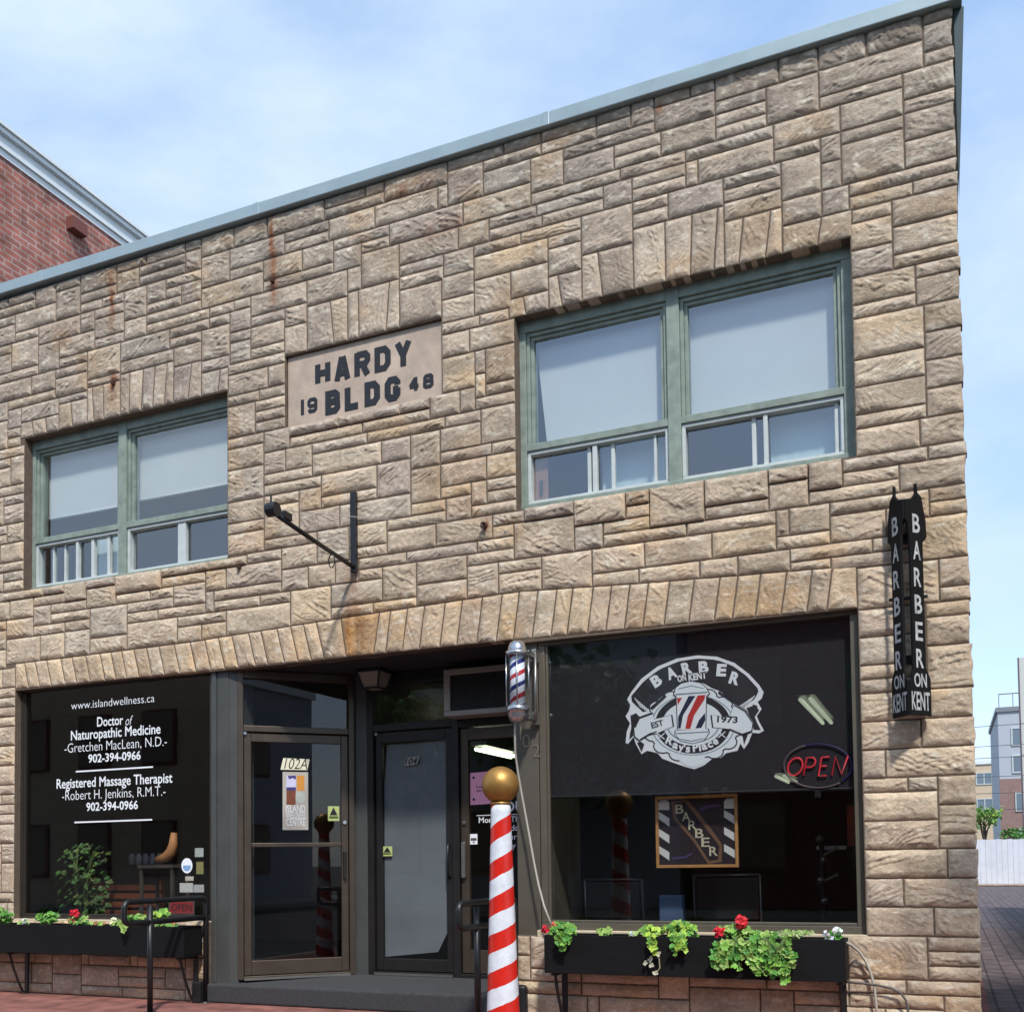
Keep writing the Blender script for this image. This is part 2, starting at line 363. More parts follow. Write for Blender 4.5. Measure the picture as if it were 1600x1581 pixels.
FLO = {}
occ = np.zeros((NZ, NX), bool)
for j in range(NZ):
    for i in range(NX):
        x = X0+(i+.5)*UX; z = (j+.5)*UZ
        if any(a[0] < x < a[1] and a[2] < z < a[3] for a in OPEN): occ[j, i] = True
        for c in COURSES:
            if c[0] < x < c[1] and c[2](x)-.02 < z < c[3](x):
                occ[j, i] = True
                if hasattr(c[3], 'edges'): FLO[(j, i)] = c[3](x)
cells = []
for j in range(NZ):
    i = 0
    while i < NX:
        if occ[j, i]: i += 1; continue
        run = 0
        while i+run < NX and not occ[j, i+run]: run += 1
        if j > 0:
            k_ = 0
            while k_ < run and FLO.get((j-1, i+k_)) == FLO.get((j-1, i)): k_ += 1
            run = max(1, k_)
        best = None
        for tr in range(14):
            p = random.random()
            if p < 0.45: h = 1; ww = random.choice([6, 8, 9, 10, 11, 12, 13, 14, 16])
            elif p < 0.85: h = 2; ww = random.choice([5, 6, 8, 9, 10, 11, 12, 13, 15])
            elif p < 0.955: h = 3; ww = random.choice([6, 7, 8, 9, 11])
            else: h = 2; ww = random.choice([2, 3])
            h = min(h, NZ-j)
            if ww > run: ww = run
            if 0 < run-ww < 4: ww = run if run <= 13 else max(4, ww-4)
            if ww > run: continue
            if ww < 3 and run > 4 and tr < 10 and p < .96: continue
            if occ[j:j+h, i:i+ww].any():
                h = 1
                if tr < 9: continue
            if h == 1 and ww > 17: ww = 9
            best = (ww, h); break
        if best is None: best = (min(run, 9), 1)
        ww, h = best
        occ[j:j+h, i:i+ww] = True
        cells.append((i, j, ww, h)); i += ww
def snapz(x, z, xm):
    for a, b, f in HB:
        if a-0.01 <= xm <= b+0.01 and abs(f(xm)-z) < 0.062: return f(xm) if hasattr(f, 'edges') else f(x)
    return z
def snapx(x, zm):
    for v, a, b in VB:
        if a-.03 < zm < b+.03 and abs(x-v) < 0.03: return v
    return x
QUADS = []   # (BL,BR,TR,TL, soldier?)
for i, j, ww, h in cells:
    xa, xb = X0+i*UX, X0+(i+ww)*UX; za, zb = j*UZ, (j+h)*UZ
    zm = (za+zb)/2; xa2, xb2 = snapx(xa, zm), snapx(xb, zm); xm = (xa2+xb2)/2
    b0 = snapz(xa2+.004, za, xm); b1 = snapz(xb2-.004, za, xm); t0 = snapz(xa2+.004, zb, xm); t1 = snapz(xb2-.004, zb, xm)
    if t0-b0 < .03 or t1-b1 < .03 or xb2-xa2 < .03: continue
    QUADS.append(((xa2, b0), (xb2, b1), (xb2, t1), (xa2, t0), 0))
KEY = []
for ci, c in enumerate(COURSES):
    xs = [c[0]]
    while xs[-1] < c[1]-c[4]*1.6: xs.append(xs[-1]+c[4]*random.uniform(.82, 1.2))
    xs.append(c[1])
    if ci > 0:
        for e_ in c[3].edges:
            if c[0]+.05 < e_ < c[1]-.05: xs = [x for x in xs if abs(x-e_) > .075 or x in (c[0], c[1])]+[e_]
        xs.sort()
    if ci == 0:
        xs = [x for x in xs if not (-1.56 < x < -1.18)]; xs += [-1.50, -1.24]; xs.sort()
    tops = []
    for k, x in enumerate(xs):
        d = 0 if k in (0, len(xs)-1) or (ci > 0 and any(abs(x-e_) < 1e-6 for e_ in c[3].edges)) else c[5](x)*(c[3](x)-c[2](x))
        if ci == 0 and x == -1.50: d = -0.05
        if ci == 0 and x == -1.24: d = 0.06
        tops.append(x+d)
    for k in range(len(xs)-1):
        xm = (xs[k]+xs[k+1])/2; zt = c[3](xm)
        zl, zr = (c[3](xs[k]), c[3](xs[k+1])) if ci == 0 else (zt, zt)
        q = ((xs[k], c[2](xs[k])), (xs[k+1], c[2](xs[k+1])), (tops[k+1], zr), (tops[k], zl), 1)
        if ci == 0 and abs(xs[k]+1.50) < 1e-6: KEY.append(len(QUADS))
        QUADS.append(q)

PAL = np.array([lin(190, 173, 147), lin(199, 183, 154), lin(178, 164, 146), lin(192, 171, 134), lin(176, 169, 152), lin(170, 154, 132), lin(184, 167, 141), lin(166, 154, 141)])
PW = np.array([.24, .16, .14, .07, .06, .12, .16, .05]); PW = PW/PW.sum()
RUST = []
for px, py, rx, rz, st in [(175, 470, .05, .42, .9), (178, 598, .05, .16, 1.0), (428, 430, .05, .30, .95), (425, 372, .03, .25, .8), (553, 985, .13, .30, .75), (700, 355, .3, .12, .35), (640, 300, .35, .12, .3), (552, 905, .08, .15, .4), (100, 520, .3, .2, .2), (760, 820, .03, .05, 1.0), (375, 885, .03, .05, 1.0), (1030, 170, .03, .06, .6)]:
    p = WY(px, py, 0); RUST.append((p[0], p[2], rx, rz, st))
VV = []; FF = []; CC = []; off = 0
for qi, q in enumerate(QUADS):
    BL, BR, TR, TL, sol = q
    wd = ((BR[0]-BL[0])+(TR[0]-TL[0]))/2; ht = ((TL[1]-BL[1])+(TR[1]-BR[1]))/2
    g = 0.0054
    ss, tt = g/wd, g/ht
    stp = 0.0078
    nu = max(5, int(wd/stp)); nv = max(5, int(ht/stp))
    eu = 0.005/wd; ev = 0.005/ht
    su = np.concatenate([[ss, ss+eu*.6], np.linspace(ss+eu*1.6, 1-ss-eu*1.6, nu), [1-ss-eu*.6, 1-ss]])
    tv = np.concatenate([[tt, tt+ev*.6], np.linspace(tt+ev*1.6, 1-tt-ev*1.6, nv), [1-tt-ev*.6, 1-tt]])
    U, T = np.meshgrid(su, tv)
    seed = RNG.random(8)*200
    # wobble the outline a little
    Xc = (BL[0]*(1-U)+BR[0]*U)*(1-T)+(TL[0]*(1-U)+TR[0]*U)*T
    Zc = (BL[1]*(1-U)+BR[1]*U)*(1-T)+(TL[1]*(1-U)+TR[1]*U)*T
    a, b = U*wd, T*ht
    edgeX = 1-np.minimum(np.minimum(U, 1-U)*wd/0.03, 1); edgeZ = 1-np.minimum(np.minimum(T, 1-T)*ht/0.03, 1)
    Xc = Xc+edgeX*(vn(b*28+seed[0], a*9+seed[1])-.5)*0.004
    Zc = Zc+edgeZ*(vn(a*22+seed[2], b*9+seed[3])-.5)*0.005
    right_end = BR[0] > X1-0.01
    if right_end: Xc = Xc+np.clip((U-.7)/.3, 0, 1)*(RNG.random()*0.014-.002+(vn(b*14+seed[4], b*0+3)-.5)*.012)
    e = np.minimum(np.minimum(U-ss, 1-ss-U)*wd, np.minimum(T-tt, 1-tt-T)*ht)
    bev = np.sqrt(np.clip(e/0.005, 0, 1))*0.0055
    if sol: pp, qq = a, b
    else: pp, qq = b, a
    ang = RNG.normal(0, .30)+(0.25 if RNG.random() < .5 else -.25)
    if not sol and abs(ang) > .7: ang *= .5
    p1 = pp*math.cos(ang)-qq*math.sin(ang); q1 = qq*math.cos(ang)+pp*math.sin(ang)
    wr = (vn(q1*5+seed[0], p1*7+seed[1])-.5)*.085+(vn(q1*14+seed[2], p1*24+seed[3])-.5)*.034+(vn(q1*40+seed[1], p1*60+seed[5])-.5)*.013
    fr = 1/RNG.uniform(.035, .075)
    pw = p1+wr+.05*vn(q1*2.6+seed[6], p1*3.1+seed[3])+.03*np.sin(p1*RNG.uniform(18, 40)+seed[2])
    s1 = pw*fr*.75+seed[4]; ph = s1-np.floor(s1)
    saw = np.where(ph < .10, ph/.10, (1-ph)/.90)**1.3        # steep undercut, long weathered back
    msk = sst(.47, .53, .6*vn(q1*6+seed[5], p1*11+seed[6])+.4*vn(q1*17+seed[1], p1*29+seed[0]))
    soft = vn(q1*8+seed[6], p1*16+seed[0])
    # chips: a second, finer set of fractures running across
    s2 = (p1*.8+q1*RNG.choice([-.5, .5])+wr*.9)*RNG.uniform(20, 34)+seed[7]; ph2 = s2-np.floor(s2)
    chip = np.where(ph2 < .2, ph2/.2, (1-ph2)/.8)*sst(.52, .62, vn(q1*10+seed[7], p1*13+seed[2]))
    kind = RNG.random()
    amp = RNG.uniform(.006, .0105) if kind < .60 else RNG.uniform(.002, .005)
    if sol: amp = RNG.uniform(.005, .008)
    inn = sst(0.003, .040, e)*.72+sst(0.003, .014, e)*.28
    # split planes: the upper envelope of a few tilted planes, as a hammer leaves them
    fac = np.full(U.shape, -9.0)
    for k_ in range(RNG.integers(3, 7)):
        gx, gz = RNG.normal(0, .05), RNG.normal(0, .11)
        fac = np.maximum(fac, gx*(q1-RNG.uniform(0, max(wd, ht)))+gz*(p1-RNG.uniform(0, min(wd, ht))+.25*(wr)))
    fac = np.clip(fac, -.012, .012)
    wF = (.75 if kind > .55 else .4)
    grain = (vn(a*60+seed[0], b*60+seed[6])-.5)*.0030+(vn(a*115+seed[2], b*115+seed[4])-.5)*.0024
    H = bev+inn*(amp*(msk*saw+(1-msk)*(.35*soft+.3))+.0060*chip*(kind < .9)+wF*(fac+.004)+.004*(vn(a*5+seed[1], b*8+seed[2])-.4)+.003*(vn(a*30+seed[3], b*34+seed[4])-.5)+grain)
    H = np.maximum(H, bev*.8)
    H = H+RNG.uniform(-.001, .0015)
    for sx0, sx1, sz in ((-5.2, -2.65, 3.87), (0.0, 2.55, 3.895), (-2.1, -.58, 4.92)):
        if sx0 < (BL[0]+BR[0])/2 < sx1 and abs(TL[1]-sz) < .02: H = H+.016
    Yc = 0.006-H
    ny, nx = U.shape
    # outer skirt
    P = np.stack([Xc, Yc, Zc], -1).reshape(-1, 3)
    ring = [(0, i) for i in range(nx)]+[(j, nx-1) for j in range(1, ny)]+[(ny-1, i) for i in range(nx-2, -1, -1)]+[(j, 0) for j in range(ny-2, 0, -1)]
    ri = np.array([j*nx+i for j, i in ring]); sk = P[ri].copy(); sk[:, 1] = 0.10 if True else .04
    idx = np.arange(ny*nx).reshape(ny, nx)
    F1 = np.stack([idx[:-1, :-1], idx[:-1, 1:], idx[1:, 1:], idx[1:, :-1]], -1).reshape(-1, 4)
    nr = len(ri); k0 = ny*nx+np.arange(nr); k1 = ny*nx+(np.arange(nr)+1) % nr
    F2 = np.stack([ri, k0, k1, np.roll(ri, -1)], -1)
    VV.append(np.concatenate([P, sk])); FF.append(np.concatenate([F1, F2])+off); off += len(P)+nr
    # tone of this stone
    c = PAL[RNG.choice(len(PAL), p=PW)].copy()
    zm = (BL[1]+TL[1])/2
    c = (c*.5+np.array(lin(185, 167, 145))*.5)*np.array([1.10, 1.065, 1.065]); c = c*RNG.uniform(.90, 1.07)
    gr = min(max((zm-3.0)/4.0, 0), 1)                     # soot: the upper wall is greyer
    lum = c.mean(); c = c*(1-.30*gr)+np.array([lum*1.05, lum*.96, lum*.90])*(.30*gr); c = c*(1-.20*gr)
    if not sol and zm > 6.55: c = c*.8  # top course darkened: mostly the coping's shadow put into the tone, plus dirt
    if sol and zm < 4: c = c*np.array([1.04, 1.0, .93])
    C = np.ones((ny*nx+nr, 3))*c
    xx = np.concatenate([P, sk])
    mott = vn(xx[:, 0]*6+31, xx[:, 2]*9+seed[7]); C *= (0.80+.40*mott)[:, None]
    ochre = sst(.62, .85, vn(xx[:, 0]*3+7, xx[:, 2]*4+11))*.40
    C = C*(1-ochre[:, None])+C*np.array([1.12, .92, .66])*ochre[:, None]
    vein = sst(.66, .9, vn(xx[:, 0]*18+seed[1], xx[:, 2]*44+seed[2]))*.5
    C = C*(1-vein[:, None])+np.array(lin(222, 212, 192))*vein[:, None]
    st_ = sst(.5, .8, vn(xx[:, 0]*9+3, xx[:, 2]*1.3+5)*.6+vn(xx[:, 0]*2.1, xx[:, 2]*1.6+40)*.4)*.28
    C = C*(1-st_[:, None])+C*np.array([.62, .60, .60])*st_[:, None]
    for rx, rz, sx, sz, st in RUST:
        d = ((xx[:, 0]-rx)/sx)**2+((xx[:, 2]-rz)/sz)**2
        k = np.exp(-d*1.6)*st*(.35+1.1*vn(xx[:, 0]*30, xx[:, 2]*6))
        k = np.clip(k, 0, .95)[:, None]; C = C*(1-k)+np.array(lin(150, 84, 36))*.8*k
    if qi in KEY: C = C*.55+np.array(lin(186, 136, 72))*.45*(.5+1.0*vn(xx[:, 0]*16, xx[:, 2]*5))[:, None]
    CC.append(C)
V = np.concatenate(VV).astype(np.float32); F = np.concatenate(FF).astype(np.int32); C = np.concatenate(CC)
me = bpy.data.meshes.new('facade_stone'); me.vertices.add(len(V)); me.vertices.foreach_set('co', V.ravel())
me.loops.add(F.size); me.loops.foreach_set('vertex_index', F.ravel()); me.polygons.add(len(F))
me.polygons.foreach_set('loop_start', np.arange(0, F.size, 4, dtype=np.int32)); me.polygons.foreach_set('loop_total', np.full(len(F), 4, np.int32))
me.polygons.foreach_set('use_smooth', np.ones(len(F), bool)); me.update(calc_edges=True)
at = me.color_attributes.new('tone', 'FLOAT_COLOR', 'POINT'); at.data.foreach_set('color', np.concatenate([C, np.ones((len(C), 1))], 1).astype(np.float32).ravel())
me.materials.append(M_stone); me.validate()
fs = bpy.data.objects.new('facade_stone', me); COL.objects.link(fs); put(fs, BLD)
print('stones', len(QUADS), 'verts', len(V))
# mortar bed behind the stones and the backing wall, both with the real openings
mo = MB(); bk = MB()
xs = sorted({X0, X1-.01}|{o[0] for o in OPEN}|{o[1] for o in OPEN}); zs = sorted({0.0, 6.81}|{o[2] for o in OPEN}|{o[3] for o in OPEN}|{3.16, 3.25})
def inside(x, z): return any(o[0] < x < o[1] and o[2] < z < o[3] for o in OPEN)
for zi in range(len(zs)-1):
    run = None
    for xi in range(len(xs)-1):
        x, z = (xs[xi]+xs[xi+1])/2, (zs[zi]+zs[zi+1])/2
        solid = not inside(x, z)
        if solid and run is None: run = xs[xi]
        if run is not None and (not solid or xi == len(xs)-2):
            end = xs[xi+1] if solid else xs[xi]
            mo.box(run, end, 0.0062, 0.115, zs[zi], zs[zi+1], 0); run = None
mo.build('mortar_bed', M_mortar, BLD)
SIDE = brick_mat('side_brick', lin(150, 132, 116), lin(138, 120, 104), lin(120, 112, 100), axis='yz', bw=0.4, bh=0.2)
MB().box(3.0, 3.185, 0.16, 12.0, 0, 6.70).build('side_wall', SIDE, BLD)
MB().box(X0, X0+.2, 0.32, 12.0, 0, 6.70).build('party_wall', M_dark, BLD)
MB().box(X0+.21, 2.99, 11.8, 12.0, 0, 6.70).build('rear_wall', SIDE, BLD)
MB().box(X0+.2, 3.0, 0.33, 11.8, 6.40, 6.58).build('roof_deck', mat('roof_felt', lin(70, 70, 70), .95, var=.2), BLD)
# parapet backing strip above the upper windows and spandrel backing between storeys
bk.box(X0, 3.0, 0.32, 0.60, 5.9, 6.72)
bk.build('parapet', M_mortar, BLD)
# coping, drip edge and side flashing
cp = MB()
zc0, zc1 = rooftop(X0), rooftop(X1+.06)
def slope_box(mb, xa, xb, ya, yb, za, zb, zh):
    mb.add([(xa, ya, za), (xb, ya, zb), (xb, yb, zb), (xa, yb, za), (xa, ya, za+zh), (xb, ya, zb+zh), (xb, yb, zb+zh), (xa, yb, za+zh)], [(0, 3, 2, 1), (4, 5, 6, 7), (0, 1, 5, 4), (1, 2, 6, 5), (2, 3, 7, 6), (3, 0, 4, 7)])
XJ = [X0, -4.9, -2.35, 0.35, 3.275]
for a, b in zip(XJ[:-1], XJ[1:]):
    slope_box(cp, a+.002, b-.002, -0.055, 0.62, rooftop(a), rooftop(b), 0.105)
for a in XJ[1:-1]: slope_box(cp, a-.03, a+.03, -0.058, 0.64, rooftop(a)-.003, rooftop(a)-.003, 0.111)
cp.build('coping', M_coping, BLD, bevel=0.006)
fl = MB()
fl.box(3.19, 3.262, 0.625, 12.0, 6.70, 6.91)
fl.build('side_coping', M_coping, BLD, bevel=0.005)
MB().add([(3.222, .03, 6.80), (3.285, .03, 6.80), (3.222, .03, 5.55), (3.222, .12, 6.80), (3.285, .12, 6.80), (3.222, .12, 5.55)],
         [(0, 2, 1), (3, 4, 5), (0, 1, 4, 3), (1, 2, 5, 4), (2, 0, 3, 5)]).build('corner_flashing', M_darkmetal, BLD)
# interior shells
fl = MB()
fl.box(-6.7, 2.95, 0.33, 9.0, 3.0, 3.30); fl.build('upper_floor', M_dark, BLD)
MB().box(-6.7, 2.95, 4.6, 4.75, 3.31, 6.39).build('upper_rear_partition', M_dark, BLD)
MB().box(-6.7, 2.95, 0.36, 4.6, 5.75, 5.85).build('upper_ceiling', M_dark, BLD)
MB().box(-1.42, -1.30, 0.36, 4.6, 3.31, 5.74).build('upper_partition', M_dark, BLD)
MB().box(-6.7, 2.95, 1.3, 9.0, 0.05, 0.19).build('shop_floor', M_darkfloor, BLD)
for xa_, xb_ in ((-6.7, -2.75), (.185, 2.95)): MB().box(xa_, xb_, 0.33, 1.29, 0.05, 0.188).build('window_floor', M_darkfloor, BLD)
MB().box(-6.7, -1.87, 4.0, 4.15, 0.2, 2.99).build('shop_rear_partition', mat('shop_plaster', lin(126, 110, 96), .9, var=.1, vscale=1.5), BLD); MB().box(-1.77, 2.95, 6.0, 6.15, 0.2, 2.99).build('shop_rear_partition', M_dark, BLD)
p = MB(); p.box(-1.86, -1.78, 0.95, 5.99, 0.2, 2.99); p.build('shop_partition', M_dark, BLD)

# ---------------------------------------------------------------- upper windows
def upper_window(x0, x1, z0, z1, xm0, xm1, zr, spec):
    fr = MB(); y = 0.10
    fr.box(x0, xm0, y, .20, z1-.10, z1+.02); fr.box(xm1, x1, y, .20, z1-.10, z1+.02)            # head board
    fr.box(x0, x0+.075, y+.003, .20, z0, z1-.101); fr.box(x1-.075, x1, y+.003, .20, z0, z1-.101)   # jambs
    fr.box(xm0, xm1, y-.004, .20, z0, z1+.019)                                                          # mullion
    fr.box(x0, x1, y-.008, .21, z0-.012, z0+.034)
    o = fr.build('window', M_green, BLD, bevel=0.004)
    sash = MB(); rail = MB()
    for a, b in ((x0+.076, xm0-.001), (xm1+.001, x1-.076)):
        # stepped sash around the big light
        for k, (ins, yy) in enumerate(((0.0, .122), (.028, .142))):
            s0, s1 = a+ins, b-ins; t1 = z1-.101-ins; t0 = zr
            wv = .027
            sash.box(s0, s1, yy, .215, t1-wv, t1-.0005); sash.box(s0, s0+wv, yy, .215, t0, t1-wv-.0005); sash.box(s1-wv, s1, yy, .215, t0, t1-wv-.0005)
        rail.box(a-.004, b+.004, y+.004, .21, zr-.055, zr-.001)
    sash.build('sash', M_green, o, bevel=0.003); rail.build('transom_rail', M_green, o, bevel=0.004)
    for li, (a, b) in enumerate(((x0+.076, xm0-.001), (xm1+.001, x1-.076))):
        ga, gb, gt = a+.056, b-.056, z1-.101-.056
        MB().box(ga-.004, gb+.004, .165, .171, zr+.001, gt+.004).build('pane', M_glassup, o)
        sp = spec[li]
        # roller blind behind the big light
        bz, skew = sp['blind']
        bl = MB()
        nu_, nv_ = 26, 12; vs = []; fs_ = []
        for jj in range(nv_+1):
            f_ = jj/nv_; xl = ga-.02+skew[0]*(1-f_)+skew[1]*f_; xr = gb+.03+skew[2]*f_; zz = (gt+.05)*(1-f_)+bz*f_
            for ii in range(nu_+1):
                h_ = ii/nu_; vs.append((xl+(xr-xl)*h_, .234+.0025*math.sin(h_*7+li*2+f_*1.5)*f_, zz))
        for jj in range(nv_):
            for ii in range(nu_): k_ = jj*(nu_+1)+ii; fs_.append((k_, k_+nu_+1, k_+nu_+2, k_+1))
        bl.add(vs, fs_)
        bl.tube([(ga-.02+skew[1], .234, bz), (gb+.03+skew[2], .234, bz)], .011, 8)
        bl.build('roller_blind', M_blind, o, smooth=True)
        # white slider below
        za, zb = z0+.036, zr-.057
        wf = MB(); t = .026
        wf.box(a, b, .118, .20, zb-t, zb); wf.box(a, b, .118, .20, za, za+t); wf.box(a, a+t, .118, .20, za+t+.0005, zb-t-.0005); wf.box(b-t, b, .118, .20, za+t+.0005, zb-t-.0005)
        for xb_, wb_, yb_ in sp['bars']: wf.box(xb_, xb_+wb_, yb_, yb_+.04, za+t+.0005, zb-t-.0005)
        wf.build('slider_frame', M_vinyl, o, bevel=0.003)
        MB().box(a+t-.003, b-t+.003, .168, .174, za+t-.003, zb-t+.003).build('pane', M_glassup, o)
        for kind_, c0, c1, d in sp['behind']:
            q = MB()
            if kind_ == 'curtain':
                n_ = 18; vs = []; fs_ = []
                for kk in range(n_+1):
                    xx = c0+(c1-c0)*kk/n_; yy = .26+d+.0015*math.sin(kk*1.9)
                    vs += [(xx, yy, za-.02), (xx, yy, zb+.03), (xx, yy+.004, za-.02), (xx, yy+.004, zb+.03)]
                for kk in range(n_):
                    i = kk*4; fs_ += [(i, i+4, i+5, i+1), (i+2, i+3, i+7, i+6)]
                q.add(vs, fs_); q.build('lower_blind', mat('sky_pale_blind', lin(206, 224, 224), .8), o)  # pale blue imitates sky reflected in the lower panes, put into the colour
            elif kind_ == 'board':
                q.box(c0, c1, .19+d, .20+d, za, zb-.002); q.build('timber_prop', mat('prop_wood', lin(150, 108, 80), .7, var=.2, vscale=10), o)
                MB().tube([((c0+c1)/2, .184+d, za+.09), ((c0+c1)/2, .184+d, za+.2)], .014, 10).build('prop_slot', M_black, o)
            elif kind_ == 'screen':
                q.box(c0, c1, .205+d, .207+d, za+.01, zb-.01); q.build('insect_screen', glass('screen_mesh', (.30, .30, .30), 1.05), o)
    return o
upper_window(-5.19, -2.66, 3.885, 5.385, -4.048, -3.955, 4.405, [
    dict(blind=(4.625, (0, .0, 0)), bars=[(-4.61, .03, .13), (-4.93, .02, .15), (-4.78, .02, .15), (-4.42, .035, .135), (-4.22, .03, .135)], behind=[('curtain', -4.58, -4.1, .06)]),
    dict(blind=(4.64, (0, 0, 0)), bars=[(-3.37, .09, .13)], behind=[('screen', -3.27, -2.76, .0)])])
upper_window(0.02, 2.535, 3.925, 5.425, 1.222, 1.318, 4.435, [
    dict(blind=(4.40, (0, .09, 0)), bars=[(.622, .036, .13), (.575, .03, .15), (.765, .028, .15), (1.10, .02, .14)], behind=[('board', .125, .235, 0), ('screen', .24, .60, .01), ('curtain', .65, 1.2, .03)]),
    dict(blind=(4.39, (0, 0, 0)), bars=[(1.905, .03, .13), (1.82, .03, .15), (2.39, .028, .15)], behind=[('screen', 1.40, 1.88, .0), ('curtain', 1.93, 2.46, .03)])])

# ---------------------------------------------------------------- date plaque
pq = MB().box(-2.09, -.595, 0.035, 0.112, 4.925, 5.547).build('name_plaque', M_plaque, BLD, bevel=0.006)
def strokes(mb, pl, th, X, Z, sx, sz, y, depth):
    """mitred strips along polylines in unit letter space (x 0..1, z 0..1)"""
    for k, (pts, closed) in enumerate(pl):
        P = [np.array([p[0]*sx, p[1]*sz]) for p in pts]; n = len(P); Ls = []; Rs = []
        for i in range(n):
            def nrm(a, b):
                d = b-a; d = d/np.linalg.norm(d); return np.array([-d[1], d[0]])
            if closed: n1 = nrm(P[i-1], P[i]); n2 = nrm(P[i], P[(i+1) % n])
            elif i == 0: n1 = n2 = nrm(P[0], P[1])
            elif i == n-1: n1 = n2 = nrm(P[-2], P[-1])
            else: n1 = nrm(P[i-1], P[i]); n2 = nrm(P[i], P[i+1])
            mm = n1+n2; mm = mm/np.linalg.norm(mm); k2 = th/2/max(.45, mm@n1)
            Ls.append(P[i]+mm*k2); Rs.append(P[i]-mm*k2)
        yy = y-.0006*k; vs = []; fs_ = []
        for i in range(n):
            for q in (Ls[i], Rs[i]): vs += [(X+q[0], yy, Z+q[1]), (X+q[0], y+depth, Z+q[1])]
        for i in range(n if closed else n-1):
            a = 4*i; b = 4*((i+1) % n)
            fs_ += [(a, a+2, b+2, b), (a, b, b+1, a+1), (a+2, a+3, b+3, b+2)]
        if not closed:
            a = 4*(n-1); fs_ += [(0, 1, 3, 2), (a, a+2, a+3, a+1)]
        mb.add(vs, fs_)
c_ = .22
GL = {'H': [([(0, 0), (0, 1)], 0), ([(1, 0), (1, 1)], 0), ([(0, .5), (1, .5)], 0)],
      'A': [([(-.02, -.12), (.44, 1.12)], 0), ([(1.02, -.12), (.56, 1.12)], 0), ([(.15, .25), (.85, .25)], 0)],
      'R': [([(0, -.12), (0, 1.12)], 0), ([(0, 1), (.8, 1), (1, .85), (1, .64), (.8, .48), (0, .48)], 0), ([(.5, .5), (1.0, -.12)], 0)],
      'D': [([(0, 0), (0, 1), (.7, 1), (1, .78), (1, .22), (.7, 0)], 1)],
      'Y': [([(-.02, 1.12), (.5, .42)], 0), ([(1.02, 1.12), (.5, .42)], 0), ([(.5, .52), (.5, -.12)], 0)],
      'B': [([(0, 0), (0, 1), (.75, 1), (.96, .88), (.96, .64), (.8, .53), (1, .4), (1, .14), (.78, 0)], 1), ([(0.02, .53), (.8, .53)], 0)],
      'L': [([(0, 1.12), (0, 0), (1.1, 0)], 0)],
      'G': [([(1, .70), (1, .82), (.75, 1), (.25, 1), (0, .8), (0, .2), (.25, 0), (.75, 0), (1, .18), (1, .5)], 0), ([(1.1, .44), (.55, .44)], 0)],
      '9': [([(0, .18), (.2, 0), (.8, 0), (1, .15), (1, .85), (.8, 1), (.2, 1), (0, .85), (0, .6), (.2, .45), (.8, .45)], 0)],
      '4': [([(.72, -.12), (.72, 1.12)], 0), ([(.72, 1.05), (-.05, .33)], 0), ([(-.1, .3), (1.1, .3)], 0)],
      '8': [([(.2, 1), (.8, 1), (.97, .87), (.97, .65), (.82, .53), (1, .4), (1, .13), (.8, 0), (.2, 0), (0, .13), (0, .4), (.18, .53), (.03, .65), (.03, .87)], 1), ([(.18, .53), (.82, .53)], 0)]}
lt_ = MB()
def word(wd, xa, xb, z0, z1, th, gap):
    n = len(wd); ws = [(.0 if ch == '1' else 1.0) for ch in wd]; tot = xb-xa-th*n-gap*(n-1); per = tot/max(1e-6, sum(ws)); x = xa
    for ch, q in zip(wd, ws):
        cw = per*q
        if ch == '1': strokes(lt_, [([(0, 0), (0, 1)], 0)], th, x+th/2, z0+th/2*0, 1, z1-z0, .031, .006)
        else:
            end = ch in 'HAYR1'
            strokes(lt_, GL[ch], th, x+th/2, z0+th/2, cw, z1-z0-th, .031, .006)
        x += cw+th+gap
word('HARDY', -1.81, -.88, 5.240, 5.452, .052, .042)
word('BLDG', -1.71, -.985, 4.972, 5.178, .056, .045)
word('19', -1.955, -1.79, 5.022, 5.152, .030, .036)
word('48', -.905, -.68, 5.016, 5.134, .030, .034)
lt_.build('lettering', M_blackletter, pq)
#%%GEOM2
# ================================================================== SHOPFRONT
# ---- clad pillars
p = MB(); p.box(-2.925, -2.735, 0.045, 0.30, 0.0, 2.90); p.box(-2.905, -2.86, 0.030, 0.0448, 0.165, 2.89)
p.build('pillar', M_pillar, BLD, bevel=0.006)
p = MB(); p.prism_z([(-2.734, .05), (-2.655, .075), (-2.655, .30), (-2.734, .30)], 0.16, 2.90); p.build('pillar_return', M_pillar, BLD, bevel=0.003)
p = MB(); p.box(-0.01, 0.178, 0.055, 0.34, 0.0, 2.885); p.box(-0.01, .178, .341, 0.99, 0.0, 2.885); p.build('pillar', M_pillar2, BLD, bevel=0.006)
p = MB(); p.box(-1.935, -1.79, 0.80, 0.98, 0.16, 2.90); p.build('pillar', M_pillar, BLD, bevel=0.006)
# house number on the taupe pillar: digits stepping down to the right
hn = MB()
for t, px, py, hpx in (('1', 813, 1156, 24), ('0', 817, 1168, 22), ('2', 833, 1183, 21)):
    q = WY(px, py, .055); add_text(hn, t, (q[0], .050, q[2]), None, hpx/196*.92, bold=-.01)
hn.build('house_number', mat('brass_digit', lin(150, 140, 118), .4, .6), BLD)
# ---- soffit of the entrance and lintel steel
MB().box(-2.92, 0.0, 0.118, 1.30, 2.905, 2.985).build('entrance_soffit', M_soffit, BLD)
pl = MB()
for k in range(3):
    xa = -2.3+k*.42; pl.add([(xa, .13+.02*k, 2.9035), (xa+.3, .12, 2.9035), (xa+.34, .17, 2.9035), (xa+.1, .19, 2.9035)], [(0, 3, 2, 1)])
pl.build('peeling_paint', mat('peeled_paint', lin(150, 148, 140), .8), BLD)
